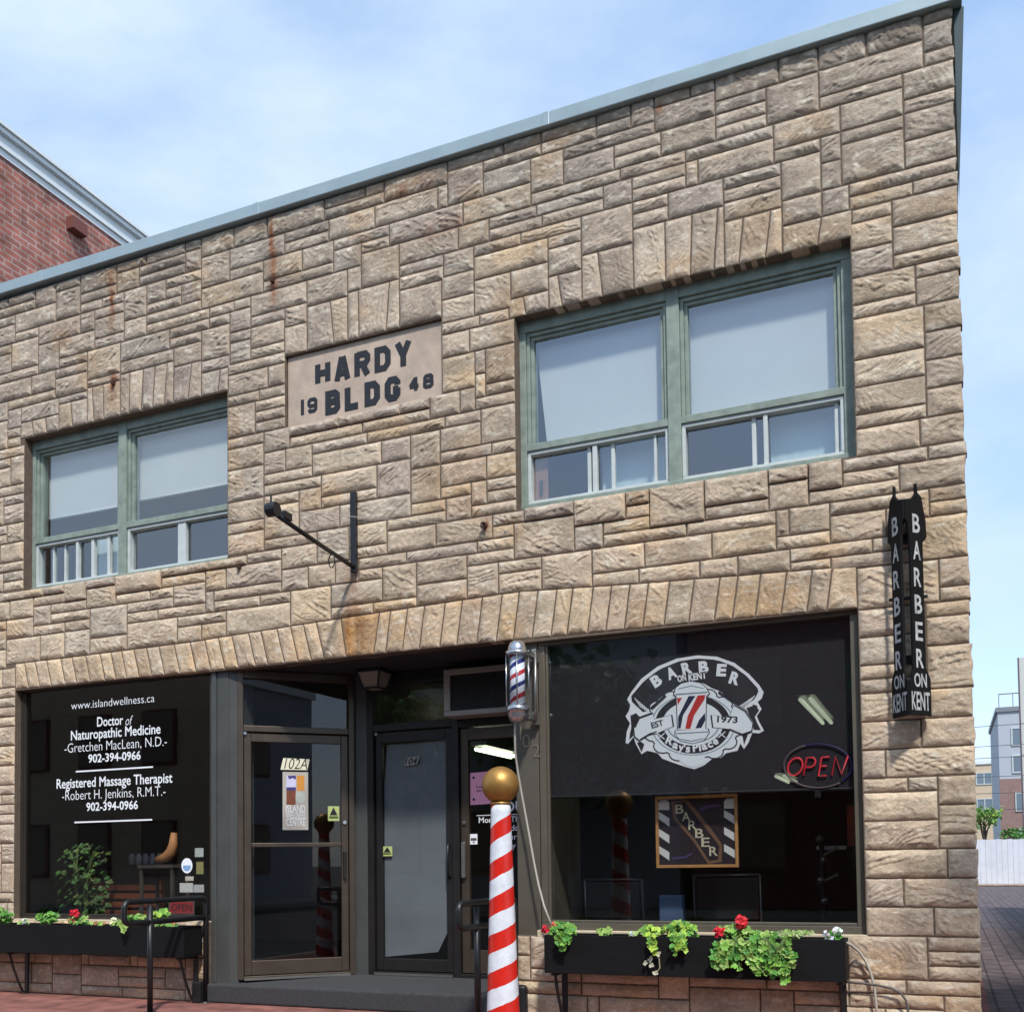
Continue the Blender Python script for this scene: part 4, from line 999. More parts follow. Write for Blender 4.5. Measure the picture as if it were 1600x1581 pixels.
# ---- small chrome barber pole on the taupe pillar
BX, BY = .105, -.17
t = thing('barber_pole', (BX, BY, 2.22), 'small chrome barber pole with striped glass cylinder fixed to the taupe pillar', 'barber pole')
m_ = MB(); m_.lathe([(0.0, .625), (.03, .622), (.055, .605), (.068, .575), (.074, .545), (.088, .54), (.090, .515), (.082, .51), (0, .51)], (BX, BY, 2.215)); m_.build('cap', M_steel, t, smooth=True)
m_ = MB(); m_.lathe([(0, .13), (.088, .13), (.090, .095), (.085, .09), (.078, .085), (.076, .06), (.062, .025), (.035, .004), (0, 0)], (BX, BY, 2.215)); m_.build('cup', M_steel, t, smooth=True)
def helix_mat(name, cols, pitch, cx, cy, twist):
    mt = bpy.data.materials.new(name); mt.use_nodes = True; n = mt.node_tree; b = n.nodes['Principled BSDF']; b.inputs['Roughness'].default_value = .28
    tcn = n.nodes.new('ShaderNodeTexCoord'); sp = n.nodes.new('ShaderNodeSeparateXYZ'); n.links.new(tcn.outputs['Object'], sp.inputs['Vector'])
    def math_(op, a, bb=None):
        q = n.nodes.new('ShaderNodeMath'); q.operation = op
        for i, vv in enumerate((a, bb)):
            if vv is None: continue
            if isinstance(vv, (int, float)): q.inputs[i].default_value = vv
            else: n.links.new(vv, q.inputs[i])
        return q.outputs['Value']
    wob = n.nodes.new('ShaderNodeTexNoise'); wob.inputs['Scale'].default_value = 9; n.links.new(tcn.outputs['Object'], wob.inputs['Vector'])
    at_ = math_('ARCTAN2', math_('SUBTRACT', sp.outputs['Y'], cy), math_('SUBTRACT', sp.outputs['X'], cx))
    fr = math_('FRACT', math_('ADD', math_('MULTIPLY', at_, twist/(2*math.pi)), math_('ADD', math_('DIVIDE', sp.outputs['Z'], pitch), math_('ADD', math_('MULTIPLY', wob.outputs['Fac'], .10), 10.0))))
    r = n.nodes.new('ShaderNodeValToRGB'); r.color_ramp.interpolation = 'CONSTANT'
    e = r.color_ramp.elements
    e[0].position = cols[0][0]; e[0].color = (*cols[0][1], 1); e[1].position = cols[1][0]; e[1].color = (*cols[1][1], 1)
    for p_, cl in cols[2:]:
        x = e.new(p_); x.color = (*cl, 1)
    n.links.new(fr, r.inputs['Fac'])
    nz = n.nodes.new('ShaderNodeTexNoise'); nz.inputs['Scale'].default_value = 16; nz.inputs['Detail'].default_value = 8; nz.inputs['Roughness'].default_value = .7; n.links.new(tcn.outputs['Object'], nz.inputs['Vector'])
    mr = n.nodes.new('ShaderNodeMapRange'); mr.inputs['From Min'].default_value = .25; mr.inputs['From Max'].default_value = .7; mr.inputs['To Min'].default_value = .70; mr.inputs['To Max'].default_value = 1.05; n.links.new(nz.outputs['Fac'], mr.inputs['Value'])
    q = n.nodes.new('ShaderNodeMixRGB'); q.blend_type = 'MULTIPLY'; q.inputs['Fac'].default_value = 1; n.links.new(r.outputs['Color'], q.inputs['Color1']); n.links.new(mr.outputs['Result'], q.inputs['Color2'])
    n.links.new(q.outputs['Color'], b.inputs['Base Color']); return mt
WH = lin(226, 230, 236)
m_ = MB(); m_.lathe([(0, .131), (.056, .131), (.056, .509), (0, .509)], (BX, BY, 2.215), n=40)
m_.build('striped_cylinder', helix_mat('small_stripes', [(0, WH), (.30, lin(178, 36, 40)), (.5, WH), (.80, lin(34, 42, 108))], .17, BX, BY, -1), t, smooth=True)
m_ = MB(); m_.lathe([(.080, .131), (.080, .509)], (BX, BY, 2.215), n=40); m_.build('glass_tube', glass('tube_glass', (.95, .96, .97), 1.35), t, smooth=True)
m_ = MB()
for a in (20, 110, 200, 290): m_.tube([(BX+.084*math.cos(R(a)), BY+.084*math.sin(R(a)), 2.34), (BX+.084*math.cos(R(a)), BY+.084*math.sin(R(a)), 2.73)], .005, 8)
m_.build('guard_rod', M_steel, t, smooth=True)
for zz in (2.75, 2.27):
    m_ = MB(); m_.box(BX-.02, BX+.075, BY+.05, .0, zz-.02, zz+.02); m_.box(BX+.05, BX+.088, -.012, .053, zz-.05, zz+.05); m_.build('bracket_arm', M_alu, t, bevel=.004)
m_ = MB(); m_.tube([(BX+.082, -.02, 2.25), (BX+.086, -.02, 2.76)], .012, 8); m_.build('back_bar', M_alu, t, smooth=True)
# power cord looping to the planter
pts = [WY(x, y, yy) for x, y, yy in ((805, 1129, -.165), (804.5, 1150, -.15), (805, 1175, -.12), (809, 1205, -.09), (815, 1240, -.06), (821, 1272, -.05), (827, 1305, -.05), (834, 1345, -.06), (841, 1380, -.07), (850, 1415, -.10), (861, 1443, -.14))]
o = MB().tube(pts, .0085, 8).build('power_cord', M_cable, smooth=True); tag(o, 'thin grey power cord sagging from the small chrome barber pole to the flower box', 'cord'); center(o)
# ---- bracket of a missing sign
t = thing('sign_bracket', (-1.40, 0, 3.58), 'empty black iron sign bracket with slanted arm under the date plaque', 'sign bracket')
MB().box(-1.426, -1.370, -.045, -.012, 3.575, 4.245).build('wall_bar', M_black, t, bevel=.004)
b = MB(); b.tube([(-1.398, -.045, 3.62), (-1.398, -.6, 3.675), (-1.40, -1.12, 3.735)], .0185, 10); b.build('arm', M_black, t, smooth=True)
b = MB(); b.tube([(-1.44, -1.13, 3.755), (-1.36, -1.13, 3.755)], .052, 14); b.tube([(-1.40, -1.15, 3.78), (-1.40, -1.15, 3.86)], .008, 6); b.build('arm_end', M_black, t, bevel=.003); MB().box(-1.43, -1.37, -1.02, -.93, 3.725, 3.78).build('clamp', M_black, t, bevel=.003)
b = MB(); b.tube([(-1.40, -.36, 3.645)]+[(-1.40+.028*math.sin(a), -.36, 3.585+.055*math.cos(a)) for a in np.linspace(.2, 2*math.pi-.2, 12)], .005, 6); b.build('hook', M_black, t, smooth=True)
b = MB(); b.tube([(-1.40, -1.08, 3.77), (-.9, -.62, 3.775), (-.22, -.03, 3.80)], .003, 6); b.build('stay_wire', M_cable, t, smooth=True)
b = MB(); b.tube([(-.22, .0, 3.80), (-.22, -.035, 3.80)], .020, 10); b.tube([(-.22+.022*math.cos(a), -.045, 3.80+.022*math.sin(a)) for a in np.linspace(0, 2*math.pi, 12, endpoint=False)], .006, 6, closed=True); b.build('eye_bolt', mat('rusty_iron', lin(70, 48, 36), .8, .3, var=.3, vscale=40), t)
for px, py in ((376, 886), (428, 440), (180, 600)):
    q = WY(px, py, 0); o = MB().box(q[0]-.014, q[0]+.014, -.045, .0, q[2]-.02, q[2]+.02).build('iron_stub', MATS['rusty_iron'], bevel=.004)
    tag(o, {376: 'short rusty iron stub right of the lower corner of the left upper window', 428: 'rusty iron stub high on the wall above left of the date plaque', 180: 'rusty iron stub in the arch over the left upper window'}[px], 'iron stub', 'iron stubs in the stone wall'); center(o)
# ---- projecting BARBER sign: two cut-out boards meeting at a front edge
t = thing('projecting_sign', (2.84, -.1, 2.09), 'tall black V shaped sign with white vertical letters beside the right wall corner', 'sign')
FE = (2.834, -.205)
for s, end in ((1, (2.956, -.055)), (-1, (2.730, -.055))):
    d = Vector((end[0]-FE[0], end[1]-FE[1])); ln = d.length; ang = math.atan2(d.y, d.x)
    Mx = rotz_at(FE[0], FE[1], ang)
    # outline in (u,z): hood on top with an arched cut, slim lettered strip, wide foot
    H = [(.0, 2.09), (ln, 2.09), (ln, 2.33), (ln*.80, 2.40), (ln*.80, 3.22), (ln, 3.26), (ln*.98, 3.37), (ln*.80, 3.52), (ln*.62, 3.545), (ln*.60, 3.605), (ln*.54, 3.605), (ln*.54, 3.54), (ln*.34, 3.50), (.0, 3.485),
         (.0, 3.36), (ln*.10, 3.33), (ln*.18, 3.26), (ln*.20, 3.17), (ln*.20, 2.40), (ln*.12, 2.33), (0, 2.31)]
    pb = MB(Mx); pb.prism(H if s > 0 else H, -.009, .009)
    o = pb.build('sign_board', M_blackbox, t, bevel=.002)
    yy = -.0102 if s > 0 else .0102
    M_worn = mat('worn_white', lin(178, 180, 180), .7, var=.4, vscale=22)
    def st(ch, uc, z0, hgt, wd):
        lt2 = MB(Mx)
        if s > 0: add_text(lt2, ch, (uc-wd/2, yy, z0), wd, hgt, bold=.018)
        else: add_text(lt2, ch, (uc+wd/2, yy, z0), wd, hgt, right=(-1, 0, 0), bold=.018)
        lt2.build('letter' if len(ch) == 1 else 'lettering', M_worn, o)
    for i, ch in enumerate('BARBER'): st(ch, ln*.50, 3.28-i*.176, .118, .068)
    st('ON', ln*.50, 2.275, .085, .115); st('KENT', ln*.49, 2.125, .115, ln*.86)
for q_ in ((2.80, 2.87, -.06, .0, 2.45, 2.50), (2.80, 2.87, -.06, .0, 3.25, 3.30)): MB().box(*q_).build('wall_bracket', M_black, t, bevel=.003)
MB().box(2.72, 2.96, -.066, -.05, 2.865, 2.885).build('cross_bar', M_black, t, bevel=.003)
b = MB(); b.prism_z([(2.834, -.19), (2.945, -.056), (2.74, -.056)], 3.47, 3.482); b.build('top_cap', M_black, t)
# ---- cable runs low on the right
o = MB().tube([WY(x, y, yy) for x, y, yy in ((1318, 1470, -.2), (1330, 1476, -.11), (1342, 1486, -.06), (1352, 1500, -.05), (1360, 1518, -.045), (1366, 1540, -.045), (1369, 1570, -.045))]+[(2.585, -.045, .0)], .009, 8).build('hose', M_cable, smooth=True)
tag(o, 'pale hose drooping from the right end of the right flower box', 'hose'); center(o)
o = MB().tube([WY(x, y, -.05) for x, y in ((1316, 1533), (1340, 1535), (1368, 1538), (1392, 1543), (1408, 1551), (1416, 1563), (1419, 1580))]+[(2.77, -.05, .0)], .008, 8).build('cable', mat('cable_dark', lin(84, 80, 74), .6), smooth=True)
tag(o, 'dark cable bending down to the ground right of the flower box', 'cable'); center(o)

# ---- handrails
def handrail(x, lab):
    t = thing('handrail', (x, -.4, 0), lab, 'handrail', 'black pipe handrails at the entrance step')
    r = .0235
    def rc(pts): return pts
    yb, yf, ye = -.0, -.70, -.985
    top, low = .905, .735
    loop = [(x, yb-.025, 0.0), (x, yb-.025, top-.05)]
    loop += [(x, yb-.025-.05+.05*math.cos(a), top-.05+.05*math.sin(a)) for a in np.linspace(.2, math.pi/2, 5)]
    loop += [(x, ye+.05, top)]+[(x, ye+.05-.05*math.sin(a), top-.05+.05*math.cos(a)) for a in np.linspace(.2, math.pi/2, 5)]
    loop += [(x, ye, low+.05)]+[(x, ye+.05-.05*math.cos(a), low+.05-.05*math.sin(a)) for a in np.linspace(.2, math.pi/2, 5)]
    loop += [(x, yb-.05, low)]
    MB().tube(loop, r, 12).build('rail', M_black, t, smooth=True)
    MB().tube([(x, yf, 0), (x, yf, top-.03)], r, 12).build('post', M_black, t, smooth=True)
    for yy in (yb-.025, yf): MB().lathe([(0, .012), (.05, .012), (.055, 0)], (x, yy, .0), n=16).build('foot', M_black, t)
    return t
handrail(-2.925, 'left one of the two black pipe handrails, in front of the left shop window')
handrail(-.005, 'black pipe handrail partly hidden behind the big striped post')

# ---- the big striped post with its gold ball
GX, GY = .407, -1.2
t = thing('striped_post', (GX, GY, 0), 'big red and white striped post topped by a gold ball on the sidewalk', 'barber pole')
m_ = MB(); m_.lathe([(0, .0), (.145, .0), (.145, .05), (.118, .08)], (GX, GY, 0), n=40); m_.build('base', M_black, t, smooth=True)
m_ = MB(); prof = [(.112, .07)]+[(.112-.049*((z-.07)/1.49)**.85, z) for z in np.linspace(.1, 1.56, 26)]+[(.055, 1.565), (0, 1.567)]
m_.lathe(prof, (GX, GY, 0), n=48); m_.build('shaft', helix_mat('post_stripes', [(0, lin(212, 40, 28)), (.48, WH)], .232, GX, GY, -1), t, smooth=True)
m_ = MB(); m_.lathe([(.0, -.1195)]+[(.120*math.sin(a), -.120*math.cos(a)) for a in np.linspace(.08, math.pi-.02, 28)]+[(0, .12)], (GX, GY, 1.675), n=48); m_.build('ball', M_gold, t, smooth=True)
m_ = MB(); m_.lathe([(.064, -.0), (.07, .006), (.066, .016), (.06, .02)], (GX, GY, 1.548), n=40); m_.build('collar', M_gold, t, smooth=True)

# ---- planters
M_soil = mat('soil', lin(56, 42, 32), .95, var=.3, vscale=30)
def planter(x0, x1, za, zb2, lab, legs, sag=0.0):
    t = thing('flower_box', ((x0+x1)/2, -.18, za), lab, 'flower box', 'black flower boxes under the shop windows')
    y0, y1 = -.29, -.055
    c = MB(); n = 14; w_ = .016
    xs_ = np.linspace(x0, x1, n+1)
    def ring_(yA, yB, zA, zB):
        vs = []; fs_ = []
        for x in xs_:
            d = -sag*math.sin(math.pi*(x-x0)/(x1-x0))
            vs += [(x, yA, zA+d), (x, yB, zA+d), (x, yB, zB+d), (x, yA, zB+d)]
        for i in range(n):
            a = 4*i
            for q in range(4): fs_.append((a+q, a+(q+1) % 4, a+4+(q+1) % 4, a+4+q))
        fs_ += [(3, 2, 1, 0), (4*n, 4*n+1, 4*n+2, 4*n+3)]; c.add(vs, [f[::-1] for f in fs_])
    ring_(y0, y0+w_, za, zb2); ring_(y1-w_, y1, za, zb2); ring_(y0+w_+.0005, y1-w_-.0005, za+.002, za+w_)
    c.box(x0-.001, x0+w_, y0+w_+.0005, y1-w_-.0005, za+.02, zb2-.001); c.box(x1-w_, x1+.001, y0+w_+.0005, y1-w_-.0005, za+.02, zb2-.001)
    c.build('box', M_blackbox, t, bevel=.003)
    so_ = MB(); vs = []; fs_ = []
    for i, x in enumerate(np.linspace(x0+.02, x1-.02, 40)):
        for yy in (y0+w_+.001, (y0+y1)/2, y1-w_-.001): vs.append((x, yy, zb2-.035-sag*.8+.012*random.random()))
    for i in range(39):
        for q in range(2): fs_.append((i*3+q, i*3+q+3, i*3+q+4, i*3+q+1))
    so_.add(vs, fs_); so_.build('soil', M_soil, t)
    for lx in legs:
        l = MB(); l.box(lx-.02, lx+.02, -.052, -.034, 0.0, zb2-.02); l.box(lx-.02, lx+.02, y0+.02, -.053, za-.02, za-.002)
        l.tube([(lx, y0+.05, za-.01), (lx, y0+.085, za-.13), (lx, -.13, .10), (lx, -.085, .02), (lx, -.06, .03)], .012, 8)
        l.build('bracket', M_black, t)
    return t
planter(-5.75, -2.94, .408, .668, 'left black flower box on iron brackets under the lettered shop window', (-5.02, -3.02, -5.66))
planter(.335, 2.41, .382, .655, 'right black flower box with trailing leaves under the emblem window', (.40, 2.37))
b = MB(); b.box(1.72, 1.86, -.075, -.02, .335, .362); b.box(1.90, 1.97, -.075, -.03, .345, .362)
o = b.build('pipe_clamp', M_cable); tag(o, 'small pale metal clip under the right flower box', 'clip'); center(o)

# ---- plants
M_leaf = attr_mat('leaf', rough=.55, var=.15, vscale=40, bump=0, spec=.4)
M_petal = attr_mat('petal', rough=.6, var=.1, vscale=40, bump=0, spec=.3)
def fan_mesh(name, items, m_, parent):
    """items: (centre, normal, radius, colour, lobes) -> cupped lobed leaves / petals"""
    vs, fs_, cs = [], [], []
    for cpt, nrm, rad, colr, lob in items:
        nrm = Vector(nrm).normalized(); a = nrm.orthogonal().normalized(); b_ = nrm.cross(a); ro = random.random()*6.28
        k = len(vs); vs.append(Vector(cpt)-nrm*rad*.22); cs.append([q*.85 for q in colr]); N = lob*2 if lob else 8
        for i in range(N):
            th = ro+2*math.pi*i/N; rr = rad*(1.0 if i % 2 == 0 else .74)*random.uniform(.88, 1.1)
            if i == 0: rr *= .45
            vs.append(Vector(cpt)+a*rr*math.cos(th)+b_*rr*math.sin(th)+nrm*rad*.10*random.uniform(-1, 1)); cs.append(colr)
        for i in range(N): fs_.append((k, k+1+i, k+1+(i+1) % N))
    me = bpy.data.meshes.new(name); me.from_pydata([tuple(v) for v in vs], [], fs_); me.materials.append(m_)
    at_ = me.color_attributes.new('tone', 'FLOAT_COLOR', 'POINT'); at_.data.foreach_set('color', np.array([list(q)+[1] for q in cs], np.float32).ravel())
    o = bpy.data.objects.new(name, me); COL.objects.link(o); put(o, parent); return o
G1, G2, G3 = lin(112, 160, 62), lin(78, 136, 52), lin(140, 170, 84)
def plant(name, lab, cat, px, py, w_, h_, n, cols, flowers=(), yc=-.18, leaf=.026, trail=None, group='plants in the flower boxes', stems=True, depth=.09):
    q = WY(px, py, yc); t = thing(name, (q[0], yc, .62), lab, cat, group)
    it = []; sm = MB()
    root = Vector((q[0], yc, .625))
    for i in range(n):
        while True:
            u, v, s_ = random.uniform(-1, 1), random.uniform(-1, 1), random.uniform(-1, 1)
            if u*u+v*v+s_*s_ < 1: break
        p = Vector((q[0]+u*w_, yc+s_*depth, q[2]+v*h_))
        nn = Vector((u*.7+random.uniform(-.5, .5), -.7+s_*.3+random.uniform(-.4, .3), .7+random.uniform(-.5, .5)))
        cl = random.choice(cols); f_ = random.uniform(.75, 1.2); it.append((p, nn, leaf*random.uniform(.65, 1.25), tuple(x*f_ for x in cl), random.choice([5, 6, 7])))
        if stems and i % 3 == 0: sm.tube([root+Vector((random.uniform(-.04, .04), 0, 0)), (root+p)/2+Vector((0, -.01, .03)), p], .0025, 4)
    if trail:
        for (tx0, ty0, tx1, ty1, spread, cnt) in trail:      # hanging stems in front of the box
            a = WY(tx0, ty0, -.31); b_ = WY(tx1, ty1, -.33)
            for i in range(cnt):
                f_ = random.random(); s_ = spread*(1-.35*f_)
                p = Vector(a*(1-f_)+b_*f_)+Vector((random.uniform(-s_, s_), random.uniform(-.05, .015), random.uniform(-.035, .035)))
                nn = Vector((random.uniform(-.6, .6), -1+random.uniform(-.2, .3), random.uniform(-.2, .9)))
                cl = random.choice(cols); g_ = random.uniform(.75, 1.2); it.append((p, nn, leaf*random.uniform(.7, 1.25), tuple(x*g_ for x in cl), random.choice([5, 6])))
                if i % 6 == 0: sm.tube([(a[0]+random.uniform(-.03, .03), -.2, .66), Vector((a[0], -.31, .665)), p], .003, 4)
    if it: fan_mesh('foliage', it, M_leaf, t)
    if sm.v: sm.build('stems', mat('stem', lin(96, 120, 60), .7), t)
    for fx, fy, fr, fc, fn in flowers:
        c = WY(fx, fy, yc-.05); pt = []
        for i in range(fn):
            d = Vector((random.gauss(0, 1), random.gauss(-.3, 1), random.gauss(.2, 1))).normalized()
            pt.append((Vector(c)+d*fr*random.uniform(.5, 1), d+Vector((0, -.4, .2)), fr*random.uniform(.35, .55), tuple(x*random.uniform(.8, 1.1) for x in fc), 5))
        fan_mesh('flower', pt, M_petal, t)
        if it == [] or fn > 10: MB().tube([(c[0], yc, .60), (c[0], yc-.02, .64), tuple(c)], .003, 5).build('flower_stalk', mat('stem', lin(96, 120, 60), .7), t)
    return t
RED, WHT, PNK = lin(206, 32, 52), lin(236, 238, 236), lin(226, 96, 90)
plant('leafy_plant', 'dense bright green plant at the far left end of the left flower box', 'plant', 2, 1432, .13, .085, 90, [G1, G2])
plant('white_flower', 'white blossom at the left end of the left flower box', 'flower', 38, 1440, .05, .02, 10, [G3], [(38, 1438, .032, WHT, 12)])
plant('leafy_plant', 'low green plant left of the red geranium in the left flower box', 'plant', 72, 1433, .14, .052, 90, [G1, G2])
plant('red_geranium', 'red geranium in flower in the left flower box', 'geranium', 122, 1438, .10, .04, 45, [G3, G2], [(117, 1427, .045, RED, 26), (112, 1441, .034, PNK, 14)])
plant('leafy_plant', 'sparse reddish sprig at the middle of the left flower box', 'plant', 150, 1443, .05, .02, 14, [lin(140, 96, 60), G3])
plant('white_flower', 'cream blossom with pale leaves behind the loop of the left handrail', 'flower', 185, 1443, .09, .03, 26, [G3], [(178, 1440, .038, lin(226, 228, 190), 14)], trail=[(196, 1447, 199, 1456, .03, 8)])
plant('leafy_plant', 'pale green plant seen through the left handrail loop', 'plant', 212, 1434, .085, .035, 42, [G2, G3])
plant('leafy_plant', 'yellow green upright plant right of the left handrail post', 'plant', 250, 1428, .075, .05, 48, [lin(150, 182, 66), G1])
plant('leafy_plant', 'low fringe of tiny leaves with red bits, right end of left flower box', 'plant', 262, 1445, .12, .012, 34, [G3, G2], [(272, 1441, .022, PNK, 8)], leaf=.016)
plant('red_geranium', 'red geranium at the left end of the right flower box below the power cord', 'geranium', 878, 1452, .115, .06, 85, [G1, G2, G1], [(853, 1452, .036, RED, 18), (866, 1444, .024, PNK, 10)], trail=[(880, 1462, 878, 1476, .06, 22)])
plant('leafy_plant', 'small pale sprig in the left half of the right flower box', 'plant', 944, 1455, .055, .025, 24, [G3], leaf=.02)
plant('white_flower', 'single white petal cluster left of the yellow green plant in the right flower box', 'flower', 988, 1458, .02, .01, 5, [G3], [(988, 1458, .026, WHT, 9)])
plant('trailing_plant', 'yellow green plant with a wilted hanging runner in the right flower box', 'plant', 1016, 1455, .085, .045, 52, [lin(160, 188, 70), G1], trail=[(1020, 1468, 1021, 1484, .03, 22)])
wl = [WY(x, y, -.325) for x, y in ((1022, 1484), (1030, 1498), (1031, 1512), (1024, 1521))]
o = MB().tube(wl, .004, 5).build('dry_runner', mat('dry_stem', lin(160, 150, 116), .8)); tag(o, 'dry curled runner hanging on the front of the right flower box', 'dry stem'); center(o)
t_ = o
fanp = [(Vector(WY(x, y, -.33)), (random.uniform(-.4, .4), -1, .3), .022, lin(176, 172, 150), 5) for x, y in ((1024, 1487), (1015, 1500), (1008, 1504), (1016, 1497), (1024, 1519), (1029, 1490), (1018, 1508))]
tmp = thing('dry_leaves', tuple(WY(1018, 1520, -.33)), 'withered greyish leaves hanging on the front of the right flower box', 'dry leaves'); fan_mesh('foliage', fanp, M_leaf, tmp)
plant('leafy_plant', 'round bright green plant left of the red flowers in the right flower box', 'plant', 1062, 1455, .135, .075, 120, [G1, G2, lin(150, 182, 66)], trail=[(1062, 1468, 1062, 1484, .06, 34)])
plant('red_geranium', 'red geranium flowering above the trailing ivy in the right flower box', 'geranium', 1150, 1455, .13, .045, 60, [G1, G3], [(1124, 1456, .044, RED, 24), (1158, 1440, .048, lin(214, 42, 50), 28)])
plant('ivy', 'thick ivy spilling over the front of the right flower box', 'ivy', 1180, 1462, .20, .03, 60, [G2, G3, G1], trail=[(1150, 1472, 1140, 1508, .15, 110), (1195, 1472, 1205, 1518, .16, 130), (1225, 1490, 1222, 1524, .10, 50)], leaf=.030)
plant('leafy_plant', 'thin pale trailing leaves right of the ivy in the right flower box', 'plant', 1240, 1458, .15, .018, 50, [G3, lin(150, 166, 110)], leaf=.018)
plant('white_flower', 'cluster of white flowers at the right end of the right flower box', 'flower', 1303, 1460, .06, .02, 12, [G2], [(1294, 1462, .04, WHT, 14), (1308, 1454, .034, WHT, 12)])

# ================================================================== INSIDE THE SHOPS
def tube_light(x, y, z, ln, lab, rot=0):
    t = thing('ceiling_light', (x, y, z), lab, 'ceiling light', 'fluorescent ceiling lights in the shops')
    Mx = Matrix.Translation((x, y, 0)) @ Matrix.Rotation(rot, 4, 'Z')
    b = MB(Mx); b.box(-.08, .08, -ln/2, ln/2, z+.03, z+.07); b.build('housing', M_alu, t)
    for s in (-.04, .04):
        b = MB(Mx); b.tube([(s, -ln/2+.03, z), (s, ln/2-.03, z)], .018, 8)
        b.build('tube', mat('fluorescent', (1, 1, .9), .5, emit=(.85, 1.0, .72), estr=2.6), t)
tube_light(1.98, 2.35, 2.50, 1.7, 'long fluorescent light seen through the blind above the neon sign')
tube_light(1.52, 3.6, 2.0, .9, 'short fluorescent light seen through the dark blind left of the neon sign')
tube_light(-1.0, 1.95, 2.25, .9, 'fluorescent light seen through the door with the pink notice')
tube_light(-1.5, 2.2, 2.86, .5, 'fluorescent light seen through the transom of door 104')
# neon sign
t = thing('neon_sign', (2.22, .11, 1.66), 'neon OPEN sign with red letters in a blue oval, right of the emblem', 'neon sign')
cN = WY(1278, 1196, .112)
def kz_(x, y): q = WY(x*.25+940, y*.25+1000, .112); return (q[0], .112, q[2])
NR = mat('neon_red', lin(190, 40, 50), .4, emit=(1.0, .06, .09), estr=.13); NBm = mat('neon_blue', lin(22, 22, 66), .4, emit=(.05, .06, .8), estr=.025); NG = mat('neon_off', lin(100, 88, 88), .4)
cx, cy, rx, ry = 1352, 785, 212, 137
el = lambda a: kz_(cx+rx*math.cos(R(a)), cy+ry*math.sin(R(a)))
MB().tube([el(a) for a in range(-112, 50, 6)], .0055, 8).build('oval_tube', NBm, t, smooth=True)
MB().tube([el(a) for a in range(50, 250, 6)], .006, 8).build('oval_tube', NG, t, smooth=True)
for pl_ in ([(1165+45+45*math.cos(a)*1.0+12*math.sin(-a), 790+55*math.sin(a)) for a in np.linspace(0, 2*math.pi, 20, endpoint=False)],):
    MB().tube([kz_(*p) for p in pl_], .0065, 8, closed=True).build('letter_tube', NR, t, smooth=True)
for pl_ in ([(1262, 843), (1283, 733), (1325, 733), (1338, 752), (1330, 780), (1310, 793), (1276, 793)], [(1425, 728), (1375, 732), (1355, 848), (1405, 846)], [(1370, 787), (1408, 785)], [(1440, 845), (1462, 728), (1500, 838), (1540, 722)]):
    MB().tube([kz_(*p) for p in pl_], .0065, 8).build('letter_tube', NR, t, smooth=True)
MB().box(2.20, 2.24, .114, .12, 1.60, 1.66).build('mount', M_black, t)
# framed barber picture hanging behind the pane
YP = .26
kp = 1/4.4444
def pp(x, y): q = WY(x*kp+980, y*kp+1220, YP); return (float(q[0]), float(q[2]))
t = thing('framed_picture', (1.2, YP, 1.13), 'wood framed barber picture with striped poles hanging under the dark blind', 'picture')
(xa, zt), (xb, zb3) = pp(195, 108), pp(775, 598); zt = (zt+pp(775, 90)[1])/2
f = MB(); w_ = .022
f.box(xa, xb, YP-.012, YP+.015, zt-w_, zt); f.box(xa, xb, YP-.012, YP+.015, zb3, zb3+w_); f.box(xa, xa+w_, YP-.012, YP+.015, zb3+w_+.0005, zt-w_-.0005); f.box(xb-w_, xb, YP-.012, YP+.015, zb3+w_+.0005, zt-w_-.0005)
f.build('frame', M_wood, t, bevel=.003)
p = MB()
def pl_(pts, lay, mi):
    P = [(*pp(x, y),) for x, y in pts]; plane_poly(p, P, YP+.004-.0008*lay, mi)
pl_([(200, 115), (770, 105), (772, 592), (200, 594)], 0, 0)
def polestripes(x0, x1, ytop, ybot, ph):
    pl_([(x0, ytop), (x1, ytop), (x1, ybot), (x0, ybot)], 1, 0)
    pl_([(x0, ytop+20), (x0+18, ytop), (x1-18, ytop), (x1, ytop+20), (x1, ytop+70), (x0, ytop+70)], 2, 1)
    yy = ytop+80; n = 0
    while yy < ybot-30:
        pl_([(x0, yy+ph), (x1, yy+48+ph), (x1, yy+105+ph), (x0, yy+50+ph)], 2+.1*n, 1); yy += 118; n += 1
polestripes(215, 292, 130, 580, 0); polestripes(672, 756, 120, 575, 0)
pl_([(305, 140), (420, 130), (560, 300), (660, 440), (655, 560), (560, 575), (460, 420), (320, 260)], 1.5, 2)
pl_([(330, 150), (400, 145), (540, 320), (640, 450), (630, 545), (570, 555), (470, 400), (340, 250)], 1.8, 0)
for i, (ch, x, y) in enumerate((('B', 335, 225), ('A', 380, 278), ('R', 425, 337), ('B', 472, 393), ('E', 515, 455), ('R', 570, 518))):
    q = pp(x, y); add_text(p, ch, (q[0], YP+.004-.0008*3, q[1]), .062, .066, bold=.01, mi=3)
pl_([(500, 190), (560, 165), (640, 160), (655, 175), (570, 185), (510, 210)], 2, 4); pl_([(310, 530), (400, 520), (450, 495), (455, 505), (405, 535), (310, 545)], 2, 4)
p.build('print', [mat('print_dark', lin(38, 30, 34), .5), mat('print_white', lin(206, 208, 202), .5), mat('print_brown', lin(112, 84, 62), .5), mat('print_cream', lin(196, 190, 162), .5), mat('print_violet', lin(74, 58, 96), .5)], t)
p = MB()
for x in (545, 678):
    q = pp(x, 85); p.box(q[0]-.02, q[0]+.02, YP-.006, YP+.006, zt+.001, q[1]+.045)
p.build('hanger', M_letter, t)
